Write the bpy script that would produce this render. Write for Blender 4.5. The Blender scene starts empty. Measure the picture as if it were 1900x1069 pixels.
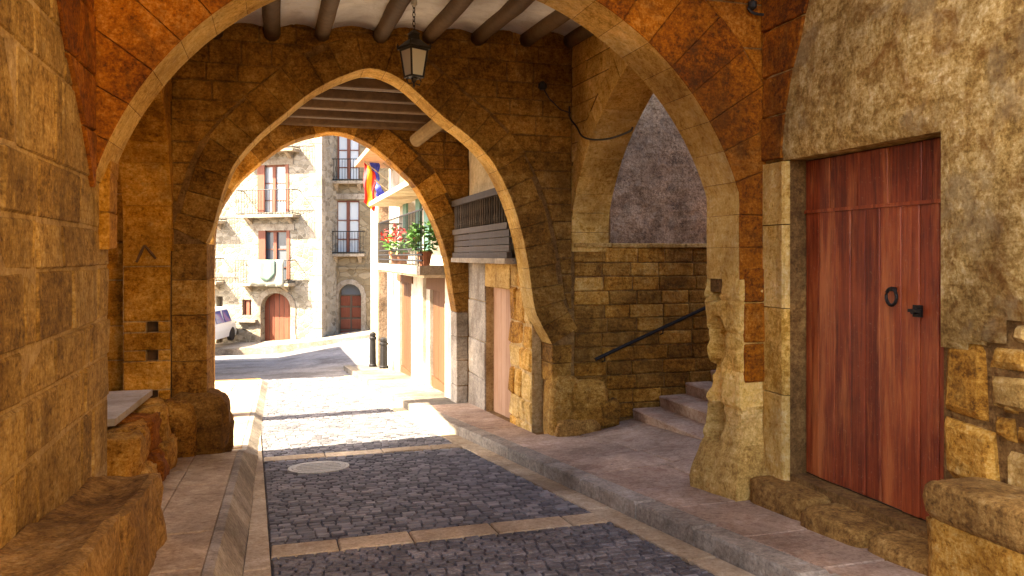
import bpy, math, random
from mathutils import Vector, noise as mnoise
R = math.radians
scene = bpy.context.scene
# ------------------------------------------------------------------ camera, sky, sun, exposure
ZC = 1.65                       # eye height above the road at the camera
FPX, HU, HV = 1450.0, 950.0, 475.0
cam_d = bpy.data.cameras.new('camera'); cam = bpy.data.objects.new('camera', cam_d)
scene.collection.objects.link(cam); scene.camera = cam
cam.location = (0, 0, ZC); cam.rotation_euler = (R(90), 0, 0)
cam_d.sensor_width = 36.0; cam_d.lens = 36.0 * FPX / 1900.0
cam_d.shift_y = -(534.5 - HV) / 1900.0
cam_d.clip_end = 600; cam_d.clip_start = 0.05
SUN = Vector((2.4, 1.0, -2.45)).normalized()          # direction in which the sunlight travels
world = bpy.data.worlds.new('World'); scene.world = world; world.use_nodes = True
wn = world.node_tree.nodes; wl = world.node_tree.links
sky = wn.new('ShaderNodeTexSky'); sky.sky_type = 'NISHITA'; sky.sun_disc = False
sky.sun_elevation = math.asin(-SUN.z); sky.sun_rotation = math.atan2(-SUN.x, -SUN.y)
sky.air_density = 0.7; sky.dust_density = 3.0; sky.ozone_density = 0.4
wn['Background'].inputs['Strength'].default_value = 0.105
wl.new(sky.outputs[0], wn['Background'].inputs['Color'])
sun_d = bpy.data.lights.new('sun', 'SUN'); sun = bpy.data.objects.new('sun', sun_d)
scene.collection.objects.link(sun); sun.rotation_euler = SUN.to_track_quat('-Z', 'Y').to_euler()
sun.location = (-10, -6, 14)
sun_d.energy = 4.2; sun_d.angle = R(0.55); sun_d.color = (1.0, 0.90, 0.72)
vs = scene.view_settings; vs.view_transform = 'Standard'; vs.look = 'None'; vs.gamma = 1.0
vs.use_curve_mapping = False; vs.exposure = 3.25
scene.render.engine = 'CYCLES'
cy = scene.cycles
cy.max_bounces = 8; cy.diffuse_bounces = 6; cy.glossy_bounces = 2; cy.transmission_bounces = 4
cy.caustics_reflective = False; cy.caustics_refractive = False
cy.use_denoising = True
try: cy.denoiser = 'OPENIMAGEDENOISE'
except Exception: pass

# ------------------------------------------------------------------ frames and helpers
PSI = math.atan(0.30); CO, SI = math.cos(PSI), math.sin(PSI)
def W(a, b, z):                 # street frame: a across to the right, b along the street, z above eye level
    return Vector((a*CO - b*SI, a*SI + b*CO, z + ZC))
def on_b(u, v, b):              # photo point on the cross plane b -> (a, z)
    x = (u-HU)/FPX; t = b/(CO - x*SI); return (t*(x*CO+SI), (HV-v)/FPX*t)
def on_a(u, v, a):              # photo point on the wall plane a -> (b, z)
    x = (u-HU)/FPX; t = a/(x*CO+SI); return (t*(CO-x*SI), (HV-v)/FPX*t)
def lerp(p, q, t): return p + (q-p)*t
def clamp(x, a=0., b=1.): return max(a, min(b, x))
def sstep(e0, e1, x):
    t = clamp((x-e0)/(e1-e0)); return t*t*(3-2*t)
rnd = random.Random(7)
def fr_cross(b):                # wall facing the camera; s runs along a, d comes towards us
    return lambda s, z, d: W(s, b - d, z)
def fr_left(a):                 # wall on the left, facing right; s runs along b
    return lambda s, z, d: W(a + d, s, z)
def fr_right(a):                # wall on the right, facing left; s runs along b
    return lambda s, z, d: W(a - d, s, z)
def fr_world(Y):                # far facades, square to the view; s is world X
    return lambda s, z, d: Vector((s, Y - d, z + ZC))

class MB:
    def __init__(self): self.v = []; self.f = []
    def vert(self, p): self.v.append(tuple(p)); return len(self.v)-1
    def face(self, *i): self.f.append(i)
    def poly(self, pts): self.f.append(tuple(self.vert(p) for p in pts))
    def prism(self, lo, hi):    # two point rings of the same length
        n = len(lo); i = [self.vert(p) for p in lo]; j = [self.vert(p) for p in hi]
        self.f.append(tuple(reversed(i))); self.f.append(tuple(j))
        for k in range(n):
            m = (k+1) % n; self.f.append((i[k], i[m], j[m], j[k]))
        return self
    def fbox(self, F, s0, s1, z0, z1, d0, d1):
        c = [(s0, z0), (s1, z0), (s1, z1), (s0, z1)]
        return self.prism([F(s, z, d0) for s, z in c], [F(s, z, d1) for s, z in c])
    def box(self, c, h, M=None):
        cs = [(-1,-1),(1,-1),(1,1),(-1,1)]
        c = Vector(c)
        def T(x, y, z):
            p = Vector((x*h[0], y*h[1], z*h[2])); return c + (M @ p if M else p)
        return self.prism([T(x, y, -1) for x, y in cs], [T(x, y, 1) for x, y in cs])
    def tube(self, pts, r, n=8, cap=True):
        pts = [Vector(p) for p in pts]; rings = []
        rr = r if isinstance(r, (list, tuple)) else [r]*len(pts)
        for k, p in enumerate(pts):
            d = (pts[min(k+1, len(pts)-1)] - pts[max(k-1, 0)]).normalized()
            up = Vector((0,0,1)) if abs(d.z) < .95 else Vector((1,0,0))
            x = d.cross(up).normalized(); y = x.cross(d).normalized()
            rings.append([self.vert(p + (x*math.cos(2*math.pi*i/n) + y*math.sin(2*math.pi*i/n))*rr[k]) for i in range(n)])
        for k in range(len(rings)-1):
            for i in range(n):
                j = (i+1) % n; self.f.append((rings[k][i], rings[k][j], rings[k+1][j], rings[k+1][i]))
        if cap: self.f.append(tuple(reversed(rings[0]))); self.f.append(tuple(rings[-1]))
        return self
    def lathe(self, c, prof, n=16, M=None):      # prof: (radius, height)
        c = Vector(c); rings = []
        for r, h in prof:
            ring = []
            for i in range(n):
                p = Vector((r*math.cos(2*math.pi*i/n), r*math.sin(2*math.pi*i/n), h))
                ring.append(self.vert(c + (M @ p if M else p)))
            rings.append(ring)
        for k in range(len(rings)-1):
            for i in range(n):
                j = (i+1) % n; self.f.append((rings[k][i], rings[k][j], rings[k+1][j], rings[k+1][i]))
        self.f.append(tuple(reversed(rings[0]))); self.f.append(tuple(rings[-1]))
        return self
    def build(self, name, mat, parent=None, smooth=False, kind=None, label=None):
        me = bpy.data.meshes.new(name)
        off = Vector(parent['_base']) if parent is not None and '_base' in parent else Vector((0,0,0))
        me.from_pydata([tuple(Vector(p)-off) for p in self.v], [], self.f)
        me.validate(); me.update()
        me.materials.append(mat)
        if smooth:
            for p in me.polygons: p.use_smooth = True
        o = bpy.data.objects.new(name, me); scene.collection.objects.link(o)
        if parent is not None:
            o.parent = parent
            o['_base'] = tuple(off)
        else: o['_base'] = (0., 0., 0.)
        if kind: o['kind'] = kind
        if label: o['label'] = label
        return o
def thing(name, label, cat, base, group=None):
    o = bpy.data.objects.new(name, None); scene.collection.objects.link(o)
    o.empty_display_size = .2
    o.location = base; o['_base'] = tuple(base); o['label'] = label; o['category'] = cat; o['kind'] = 'thing'
    if group: o['group'] = group
    return o
def tag(o, label, cat, group=None):
    o['label'] = label; o['category'] = cat; o['kind'] = 'thing'
    if group: o['group'] = group
    return o

# ------------------------------------------------------------------ materials
def mat(name, rough=.85, spec=.25):
    m = bpy.data.materials.new(name); m.use_nodes = True
    nt = m.node_tree; b = nt.nodes['Principled BSDF']
    b.inputs['Roughness'].default_value = rough; b.inputs['Specular IOR Level'].default_value = spec
    return m, nt, b
class N:
    def __init__(self, nt): self.nt = nt
    def new(self, t, **k):
        n = self.nt.nodes.new(t)
        for a, v in k.items(): setattr(n, a, v)
        return n
    def link(self, a, b): self.nt.links.new(a, b)
    def coord(self): return self.new('ShaderNodeTexCoord').outputs['Object']
    def mapped(self, scale=(1,1,1), rot=(0,0,0)):
        m = self.new('ShaderNodeMapping'); m.inputs['Scale'].default_value = scale; m.inputs['Rotation'].default_value = rot
        self.link(self.coord(), m.inputs['Vector']); return m.outputs[0]
    def noise(self, vec, scale, detail=4, rough=.55, dist=0.):
        n = self.new('ShaderNodeTexNoise'); n.inputs['Scale'].default_value = scale
        n.inputs['Detail'].default_value = detail; n.inputs['Roughness'].default_value = rough
        n.inputs['Distortion'].default_value = dist
        self.link(vec, n.inputs['Vector']); return n.outputs['Fac']
    def ramp(self, fac, stops, interp='LINEAR'):
        r = self.new('ShaderNodeValToRGB'); cr = r.color_ramp; cr.interpolation = interp
        while len(cr.elements) < len(stops): cr.elements.new(.5)
        for e, (p, c) in zip(cr.elements, stops):
            e.position = p; e.color = (*c, 1) if len(c) == 3 else c
        self.link(fac, r.inputs[0]); return r.outputs[0]
    def mix(self, fac, a, b, mode='MIX'):
        n = self.new('ShaderNodeMix', data_type='RGBA', blend_type=mode)
        for s, v in ((n.inputs[0], fac), (n.inputs[6], a), (n.inputs[7], b)):
            if hasattr(v, 'type') and hasattr(v, 'links'): self.link(v, s)
            elif isinstance(v, (int, float)): s.default_value = v
            else: s.default_value = (*v, 1)
        return n.outputs[2]
    def math(self, op, a, b=None):
        n = self.new('ShaderNodeMath', operation=op)
        for s, v in ((n.inputs[0], a), (n.inputs[1], b)):
            if v is None: continue
            if hasattr(v, 'links'): self.link(v, s)
            else: s.default_value = v
        return n.outputs[0]
    def bump(self, h, strength, dist, prev=None):
        n = self.new('ShaderNodeBump'); n.inputs['Strength'].default_value = strength; n.inputs['Distance'].default_value = dist
        self.link(h, n.inputs['Height'])
        if prev is not None: self.link(prev, n.inputs['Normal'])
        return n.outputs[0]
    def rand(self): return self.new('ShaderNodeObjectInfo').outputs['Random']

def stone(name, stops, stain=(.07,.035,.012), stain_amt=.55, var=.34, bump=.6, fine=26., rough=.9, streak=0., patch=None):
    """Weathered stone: colour differs from block to block, with stains, pits and grain."""
    m, nt, b = mat(name, rough); g = N(nt); c = g.coord()
    big = g.noise(c, 1.7, 5, .6, .6); mid = g.noise(c, 9., 6, .65); fn = g.noise(c, fine, 5, .7)
    lay = g.noise(g.mapped((2.2, 2.2, 16)), 1.6, 5, .65, .8); gr = g.noise(c, fine*2.2, 4, .7)
    r = g.rand()
    f = g.math('ADD', g.math('MULTIPLY', mid, 1-var), g.math('MULTIPLY', g.math('ADD', g.math('MULTIPLY', r, .7), .15), var))
    f = g.math('ADD', f, g.math('MULTIPLY', g.math('SUBTRACT', big, .5), .7))
    f = g.math('ADD', f, g.math('MULTIPLY', g.math('SUBTRACT', lay, .5), .45))
    f = g.math('ADD', f, g.math('MULTIPLY', g.math('SUBTRACT', fn, .5), .95))
    f = g.math('ADD', f, g.math('MULTIPLY', g.math('SUBTRACT', gr, .5), .9))
    col = g.ramp(f, stops)
    st = g.noise(c, 3.1, 7, .7, 1.2)
    col = g.mix(g.math('MULTIPLY', g.ramp(st, [(.50, (0,0,0)), (.68, (1,1,1))]), stain_amt), col, stain)
    if patch:
        pn = g.noise(c, 2.3, 6, .6, .3)
        col = g.mix(g.math('MULTIPLY', g.ramp(pn, [(.54, (0,0,0)), (.62, (1,1,1))]), patch[1]), col, patch[0])
    if streak:
        sn = g.noise(g.mapped((7, 7, .5)), 1.6, 5, .7)
        col = g.mix(g.math('MULTIPLY', g.ramp(sn, [(.45, (0,0,0)), (.7, (1,1,1))]), streak), col, stain)
    pit = g.ramp(fn, [(.30, (0,0,0)), (.42, (1,1,1))])
    col = g.mix(g.math('MULTIPLY', g.math('SUBTRACT', 1.0, pit), .6), col, stain)
    wz = g.noise(c, .75, 4, .6, .5)
    col = g.mix(1.0, col, g.ramp(wz, [(.30, (.52,.48,.44)), (.50, (.95,.95,.95)), (.68, (1.28,1.26,1.22))]), 'MULTIPLY')
    dr_ = g.noise(g.mapped((4.5, 4.5, .35)), 1.5, 6, .7)
    col = g.mix(g.math('MULTIPLY', g.ramp(dr_, [(.53, (0,0,0)), (.70, (1,1,1))]), .35), col, stain)
    hs = g.new('ShaderNodeHueSaturation'); hs.inputs['Hue'].default_value = .493; hs.inputs['Saturation'].default_value = 1.12
    g.link(col, hs.inputs['Color']); col = hs.outputs[0]
    g.link(col, b.inputs['Base Color'])
    n1 = g.bump(mid, bump, .05); n2 = g.bump(fn, bump, .022, n1); n3 = g.bump(g.noise(c, fine*3, 3, .6), bump*.6, .006, n2)
    g.link(n3, b.inputs['Normal'])
    return m
def plain(name, col, rough=.6, metal=0., var=.25, sc=12., bump=.15, spec=.3):
    m, nt, b = mat(name, rough, spec); g = N(nt); n = g.noise(g.coord(), sc, 5, .65)
    d = tuple(x*(1-var) for x in col); l = tuple(min(1, x*(1+var)) for x in col)
    g.link(g.ramp(n, [(.3, d), (.7, l)]), b.inputs['Base Color']); b.inputs['Metallic'].default_value = metal
    if bump: g.link(g.bump(n, bump, .01), b.inputs['Normal'])
    return m
def wood(name, stops, grain=(14, 14, .8), rough=.7, bump=.4, wear=None, fleck=0., var=.25):
    m, nt, b = mat(name, rough, .3); g = N(nt)
    v = g.mapped(grain); n = g.noise(v, 2.2, 8, .68, .4); k = g.noise(g.coord(), 3.0, 5, .6)
    f = g.math('ADD', g.math('MULTIPLY', n, .55), g.math('ADD', g.math('MULTIPLY', g.rand(), var), .125-var/2))
    f = g.math('ADD', f, g.math('MULTIPLY', k, .25))
    col = g.ramp(f, stops)
    if wear:
        w = g.noise(g.mapped((5, 5, .45)), 1.3, 6, .7)
        col = g.mix(g.math('MULTIPLY', g.ramp(w, [(.52, (0,0,0)), (.66, (1,1,1))]), .75), col, wear)
    if fleck:
        w = g.noise(g.coord(), 42., 4, .6)
        col = g.mix(g.math('MULTIPLY', g.ramp(w, [(.62, (0,0,0)), (.7, (1,1,1))]), fleck), col, (.62,.44,.28))
    g.link(col, b.inputs['Base Color'])
    g.link(g.bump(n, bump, .012), b.inputs['Normal'])
    return m

OCHRE = [(.18,(.15,.070,.018)), (.40,(.36,.190,.050)), (.60,(.52,.310,.090)), (.85,(.66,.46,.18))]
RUST  = [(.18,(.075,.026,.008)), (.42,(.21,.078,.020)), (.64,(.34,.145,.038)), (.88,(.48,.25,.08))]
DUN   = [(.18,(.09,.045,.012)), (.42,(.23,.125,.034)), (.64,(.36,.215,.065)), (.88,(.50,.34,.13))]
BUFF  = [(.18,(.26,.16,.055)), (.42,(.46,.31,.11)), (.64,(.60,.43,.18)), (.88,(.72,.57,.30))]
M = {}
M['ochre'] = stone('ochre_sandstone', OCHRE)
M['rust'] = stone('rust_sandstone', RUST, stain_amt=.6, var=.35)
M['lit_gold'] = stone('gold_painted_light', [(.18,(.38,.225,.06)), (.42,(.62,.42,.14)), (.64,(.73,.53,.21)), (.88,(.82,.66,.34))], stain=(.24,.12,.03), stain_amt=.35)  # golden stone brightened: bounce light is put into the colour
M['dun'] = stone('dun_sandstone', DUN, var=.26)
M['buff'] = stone('buff_limestone', BUFF, stain=(.20,.11,.035), stain_amt=.4, var=.35)
M['left'] = stone('left_wall_stone', [(.18,(.14,.085,.026)), (.42,(.32,.205,.068)), (.64,(.48,.33,.12)), (.88,(.64,.49,.23))], stain_amt=.5, streak=.35)
M['grey_rubble'] = stone('grey_rubble', [(.2,(.13,.085,.045)), (.45,(.30,.21,.125)), (.65,(.43,.325,.205)), (.9,(.54,.43,.29))], stain=(.05,.04,.035))
M['mortar'] = stone('lime_mortar', [(.2,(.30,.20,.085)), (.5,(.46,.33,.15)), (.85,(.62,.48,.26))], stain=(.16,.09,.03), var=.0, stain_amt=.5)
M['dark_mortar'] = stone('old_mortar', [(.2,(.10,.055,.02)), (.5,(.20,.12,.045)), (.85,(.34,.22,.09))], var=0., stain_amt=.4)
M['plaster'] = stone('mottled_plaster', [(.2,(.17,.11,.036)), (.42,(.34,.235,.085)), (.62,(.50,.38,.165)), (.85,(.68,.56,.31))], stain=(.15,.072,.02), stain_amt=.8, var=0., bump=.45, fine=22., patch=((.24,.185,.10), .55))
M['pale_plaster'] = stone('pale_plaster', [(.2,(.45,.38,.24)), (.5,(.62,.54,.37)), (.85,(.74,.67,.5))], stain=(.35,.27,.15), stain_amt=.35, var=0., bump=.2)
M['white_plaster'] = stone('white_plaster', [(.2,(.40,.36,.28)), (.5,(.50,.46,.38)), (.85,(.58,.55,.47))], stain=(.45,.38,.28), stain_amt=.25, var=0., bump=.12)
M['ceiling'] = stone('whitewashed_ceiling', [(.2,(.82,.83,.83)), (.5,(.87,.88,.88)), (.85,(.90,.91,.92))], stain=(.6,.57,.52), stain_amt=.3, var=0., bump=.15)
M['bench'] = stone('bench_stone', [(.2,(.16,.09,.03)), (.45,(.33,.20,.07)), (.65,(.46,.30,.115)), (.88,(.58,.42,.2))], stain_amt=.5, var=.3)
M['flag'] = stone('paving_flag', [(.2,(.24,.17,.115)), (.45,(.36,.265,.18)), (.65,(.45,.34,.24)), (.88,(.55,.44,.34))], stain=(.20,.11,.07), stain_amt=.5, var=.3, bump=.25, rough=.75)
M['flag_pale'] = stone('pale_paving_flag', [(.2,(.30,.22,.13)), (.45,(.43,.33,.21)), (.65,(.53,.43,.28)), (.88,(.64,.54,.38))], stain=(.2,.13,.07), stain_amt=.4, var=.2, bump=.25, rough=.75)
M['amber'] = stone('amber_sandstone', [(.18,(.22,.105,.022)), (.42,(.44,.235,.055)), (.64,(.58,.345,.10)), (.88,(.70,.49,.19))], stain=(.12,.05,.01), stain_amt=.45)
M['flag_darkened'] = stone('darkened_paving_flag', [(.2,(.10,.085,.062)), (.45,(.15,.13,.10)), (.65,(.20,.175,.135)), (.88,(.27,.24,.19))], stain=(.08,.06,.04), stain_amt=.4, var=.3, bump=.25)  # paving darkened in colour so the sunny stretch reads half shaded
M['kerb'] = stone('kerb_stone', [(.2,(.20,.17,.13)), (.45,(.30,.26,.20)), (.65,(.40,.35,.27)), (.88,(.5,.45,.37))], stain=(.10,.08,.06), stain_amt=.4, var=.35, bump=.3, rough=.8)
M['band'] = stone('paving_band', [(.2,(.34,.26,.16)), (.45,(.46,.37,.24)), (.65,(.56,.46,.31)), (.88,(.66,.57,.42))], stain=(.25,.18,.1), stain_amt=.35, var=.4, bump=.25, rough=.8)
M['sett'] = stone('basalt_sett', [(.15,(.070,.064,.066)), (.45,(.135,.125,.125)), (.65,(.20,.185,.18)), (.9,(.32,.295,.275))], stain=(.04,.035,.035), stain_amt=.4, var=.5, bump=.4, rough=.7)
M['joint'] = stone('sett_bedding', [(.2,(.06,.05,.045)), (.5,(.11,.095,.08)), (.85,(.17,.15,.12))], var=0., stain_amt=.2)
M['ground'] = stone('ground_paving', [(.2,(.28,.23,.17)), (.5,(.40,.33,.25)), (.85,(.5,.43,.33))], var=0., stain_amt=.3)
M['road'] = stone('far_road', [(.2,(.10,.095,.095)), (.5,(.16,.15,.145)), (.85,(.23,.215,.20))], var=0., stain_amt=.3, bump=.3)
M['step'] = stone('step_stone', [(.2,(.30,.20,.13)), (.5,(.44,.32,.22)), (.85,(.56,.44,.32))], stain=(.2,.1,.05), var=.25, bump=.3)
M['beam'] = wood('dark_beam', [(.2,(.035,.018,.008)), (.5,(.085,.045,.018)), (.8,(.17,.10,.045))], (6,6,6), bump=.6)
M['beam2'] = wood('brown_beam', [(.2,(.05,.028,.012)), (.5,(.13,.075,.03)), (.8,(.24,.15,.07))], (6,6,6), bump=.6)
M['log'] = wood('pale_log', [(.2,(.16,.10,.04)), (.5,(.34,.24,.11)), (.8,(.48,.36,.19))], (6,6,6), bump=.5)
M['door'] = wood('red_door_wood', [(.30,(.035,.006,.003)), (.45,(.13,.020,.007)), (.58,(.28,.052,.014)), (.75,(.48,.14,.036))], (16,16,.7), rough=.42, wear=(.52,.16,.045), fleck=.12, var=.12)
M['door2'] = wood('brown_door_wood', [(.25,(.045,.017,.004)), (.5,(.075,.030,.008)), (.8,(.115,.05,.016))], (14,14,.8))
M['door3'] = wood('rosy_door_wood', [(.25,(.20,.10,.05)), (.5,(.36,.20,.11)), (.8,(.48,.30,.18))], (14,14,.8))
M['far_door'] = wood('brick_red_door', [(.25,(.10,.026,.011)), (.5,(.17,.048,.021)), (.8,(.24,.08,.04))], (14,14,.8))
M['shutter'] = wood('red_shutter', [(.25,(.10,.032,.017)), (.5,(.17,.058,.03)), (.8,(.23,.095,.055))], (14,14,.8))
M['dark_wood'] = wood('dark_gallery_wood', [(.25,(.025,.018,.012)), (.5,(.06,.042,.026)), (.8,(.13,.095,.06))], (10,10,2))
M['iron'] = plain('black_iron', (.025,.022,.02), .5, .6, .4, 30, .2)
M['rust_iron'] = plain('rusty_iron', (.05,.03,.02), .7, .4, .5, 30, .3)
M['cast'] = plain('cast_cover', (.50,.47,.38), .6, .2, .3, 40, .4)
M['dark_cast'] = plain('dark_cast_cover', (.10,.075,.065), .65, .2, .4, 40, .4)
M['cable'] = plain('black_cable', (.02,.017,.015), .6)
M['hollow'] = plain('hollow_shade_tone', (.12,.06,.02), .95)  # dark colour stands in for shade inside the putlog holes
M['lantern_metal'] = plain('lantern_metal', (.035,.028,.02), .45, .5, .4, 40, .2)
M['white_cup'] = plain('white_porcelain', (.7,.68,.62), .3)
mg, nt, bb = mat('frosted_glass', .35, .4); bb.inputs['Base Color'].default_value = (.86,.80,.58,1); bb.inputs['Transmission Weight'].default_value = .45; M['frost'] = mg
mg, nt, bb = mat('window_glass', .08, .5); bb.inputs['Base Color'].default_value = (.10,.11,.12,1); M['glass'] = mg
mg, nt, bb = mat('curtain_glass', .15, .5); bb.inputs['Base Color'].default_value = (.50,.52,.50,1); M['curtain'] = mg
def rubble_mat(name, stops, joint, scale):
    m, nt, b = mat(name, .9); g = N(nt); c = g.mapped((1, 1, 1.5))
    v = g.new('ShaderNodeTexVoronoi', feature='DISTANCE_TO_EDGE'); v.inputs['Scale'].default_value = scale; g.link(c, v.inputs['Vector'])
    v2 = g.new('ShaderNodeTexVoronoi'); v2.inputs['Scale'].default_value = scale; g.link(c, v2.inputs['Vector'])
    rgb = g.new('ShaderNodeSeparateColor'); g.link(v2.outputs['Color'], rgb.inputs[0])
    n = g.noise(g.coord(), 6., 6, .65)
    col = g.ramp(g.math('ADD', g.math('MULTIPLY', rgb.outputs[0], .55), g.math('MULTIPLY', n, .45)), stops)
    e = g.ramp(v.outputs['Distance'], [(.02, (0,0,0)), (.10, (1,1,1))])
    col = g.mix(e, joint, col)
    g.link(col, b.inputs['Base Color'])
    g.link(g.bump(g.noise(g.coord(), 30., 4, .7), .4, .02, g.bump(e, .7, .03)), b.inputs['Normal'])
    return m
M['far_rubble'] = rubble_mat('far_rubble_wall', [(.2,(.13,.105,.07)), (.5,(.23,.195,.135)), (.8,(.32,.28,.21))], (.27,.23,.165), 3.6)
M['far_ashlar'] = rubble_mat('far_ashlar_wall', [(.2,(.15,.11,.058)), (.5,(.21,.16,.088)), (.8,(.27,.21,.125))], (.18,.135,.075), 2.4)
M['quoin'] = stone('quoin_stone', [(.2,(.24,.20,.14)), (.5,(.31,.27,.20)), (.85,(.38,.34,.27))], var=.4, bump=.2)
M['slab'] = stone('balcony_slab_stone', [(.2,(.24,.20,.14)), (.5,(.32,.275,.20)), (.85,(.40,.35,.27))], var=.2, bump=.2)
M['terracotta'] = plain('terracotta', (.38,.15,.07), .8)
M['leaf'] = plain('green_leaf', (.075,.17,.028), .55, var=.5, sc=20.)
M['petal'] = plain('red_petal', (.55,.04,.03), .6, var=.3)
M['tile_roof'] = plain('clay_roof', (.36,.20,.11), .85, var=.35, sc=6.)

# ------------------------------------------------------------------ stonework generators
def block(F, quad, back, proud, parent, m, name='stone_block', joint=.0055, ch=.010, rough=.005, taper=0.):
    """One squared stone: quad corners (s,z) anticlockwise, worn edges and an uneven face."""
    cx = sum(p[0] for p in quad)/4; cz = sum(p[1] for p in quad)/4
    w = max(abs(quad[1][0]-quad[0][0]), abs(quad[2][0]-quad[3][0])); h = max(abs(quad[3][1]-quad[0][1]), abs(quad[2][1]-quad[1][1]))
    if w < .03 or h < .02: return None
    jx = min(joint/w*2, .3); jz = min(joint/h*2, .3)
    q = [(cx+(s-cx)*(1-jx)+rnd.uniform(-1,1)*rough*.7, cz+(z-cz)*(1-jz)+rnd.uniform(-1,1)*rough*.7) for s, z in quad]
    cu = min(ch/w*rnd.uniform(.8,1.6), .3); cv = min(ch/h*rnd.uniform(.8,1.6), .3)
    us = (0, cu, 1-cu, 1); vs_ = (0, cv, 1-cv, 1)
    tilt = (rnd.uniform(-1,1)*rough, rnd.uniform(-1,1)*rough); pr = proud + rnd.uniform(-1,1)*rough
    mb = MB(); idx = {}
    for i, u in enumerate(us):
        for j, v in enumerate(vs_):
            uu, vv = u, v
            if i in (0,3) and j in (0,3):
                k = rnd.uniform(.2,.55); uu += (cu*k if i == 0 else -cu*k); vv += (cv*k if j == 0 else -cv*k)
            s = (q[0][0]*(1-uu)+q[1][0]*uu)*(1-vv)+(q[3][0]*(1-uu)+q[2][0]*uu)*vv
            z = (q[0][1]*(1-uu)+q[1][1]*uu)*(1-vv)+(q[3][1]*(1-uu)+q[2][1]*uu)*vv
            edge = i in (0,3) or j in (0,3)
            d = pr + tilt[0]*(u-.5)*2 + tilt[1]*(v-.5)*2 - (ch*rnd.uniform(.7,1.3) if edge else rnd.uniform(-.5,.5)*rough)
            idx[i,j] = mb.vert(F(s, z, d))
    for i in range(3):
        for j in range(3): mb.face(idx[i,j], idx[i+1,j], idx[i+1,j+1], idx[i,j+1])
    rim = [(i,0) for i in range(3)]+[(3,j) for j in range(3)]+[(i,3) for i in range(3,0,-1)]+[(0,j) for j in range(3,0,-1)]
    bk = []
    for (i, j) in rim:
        u, v = us[i], vs_[j]
        s = (q[0][0]*(1-u)+q[1][0]*u)*(1-v)+(q[3][0]*(1-u)+q[2][0]*u)*v
        z = (q[0][1]*(1-u)+q[1][1]*u)*(1-v)+(q[3][1]*(1-u)+q[2][1]*u)*v
        bk.append(mb.vert(F(s, z, -back)))
    n = len(rim)
    for k in range(n):
        l = (k+1) % n; mb.face(idx[rim[l]], idx[rim[k]], bk[k], bk[l])
    return mb.build(name, m, parent)
def subtract(iv, holes):
    out = [iv]
    for h0, h1 in holes:
        nx = []
        for a, b in out:
            if h1 <= a or h0 >= b: nx.append((a, b)); continue
            if h0 > a: nx.append((a, h0))
            if h1 < b: nx.append((h1, b))
        out = nx
    return out
def courses(F, z0, z1, h, xl, xr, parent, m, w=.5, holes=(), name='stone_block', back=.03, proud=.004, hj=.2, wj=.35, skip=0., **k):
    """Lay courses of stones between the edges xl(z) and xr(z), leaving out rectangular holes (s0,s1,z0,z1)."""
    if not callable(xl): _l = xl; xl = lambda z: _l
    if not callable(xr): _r = xr; xr = lambda z: _r
    br = sorted({z0, z1, *[q for hh in holes for q in hh[2:4] if z0 < q < z1]})
    n = 0
    for c0, c1 in zip(br, br[1:]):
        nc = max(1, round((c1-c0)/h)); zs = [c0+(c1-c0)*i/nc for i in range(nc+1)]
        for i in range(1, nc): zs[i] += rnd.uniform(-1,1)*hj*h*.5
        for a, b in zip(zs, zs[1:]):
            hs = [(hh[0], hh[1]) for hh in holes if hh[2] < (a+b)/2 < hh[3]]
            l0, l1, r0, r1 = xl(a), xl(b), xr(a), xr(b)
            lm, rm = (l0+l1)/2, (r0+r1)/2
            for s0, s1 in subtract((lm, rm), hs):
                if s1-s0 < .05: continue
                nb = max(1, round((s1-s0)/w + rnd.uniform(-.3,.3)))
                xs = [s0+(s1-s0)*t/nb for t in range(nb+1)]
                for t in range(1, nb): xs[t] += rnd.uniform(-1,1)*wj*(s1-s0)/nb*.5
                for p, q in zip(xs, xs[1:]):
                    if skip and rnd.random() < skip: continue
                    pa, pb = (l0, l1) if abs(p-lm) < 1e-6 else (p, p)
                    qa, qb = (r0, r1) if abs(q-rm) < 1e-6 else (q, q)
                    mm = m if not isinstance(m, (list, tuple)) else rnd.choice(m)
                    block(F, [(pa,a),(qa,a),(qb,b),(pb,b)], back, proud, parent, mm, name, **k); n += 1
    return n
def holed(F, s0, s1, z0, z1, holes, d0, d1):
    """Solid wall with rectangular openings, as one mesh."""
    mb = MB()
    ss = sorted({s0, s1, *[min(max(x, s0), s1) for h in holes for x in h[:2]]}); zz = sorted({z0, z1, *[min(max(x, z0), z1) for h in holes for x in h[2:4]]})
    for p, q in zip(ss, ss[1:]):
        run = None
        for a, b in zip(zz, zz[1:]):
            inside = any(h[0] < (p+q)/2 < h[1] and h[2] < (a+b)/2 < h[3] for h in holes)
            if inside:
                if run: mb.fbox(F, p, q, run[0], run[1], d0, d1); run = None
            else: run = (run[0], b) if run else (a, b)
        if run: mb.fbox(F, p, q, run[0], run[1], d0, d1)
    return mb
def smooth_curve(pts, n=6):
    out = []
    for i in range(len(pts)-1):
        p0 = pts[max(i-1,0)]; p1 = pts[i]; p2 = pts[i+1]; p3 = pts[min(i+2, len(pts)-1)]
        for k in range(n):
            t = k/n; out.append(tuple(.5*((2*p1[c])+(-p0[c]+p2[c])*t+(2*p0[c]-5*p1[c]+4*p2[c]-p3[c])*t*t+(-p0[c]+3*p1[c]-3*p2[c]+p3[c])*t**3) for c in (0,1)))
    out.append(tuple(pts[-1])); return out
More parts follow.
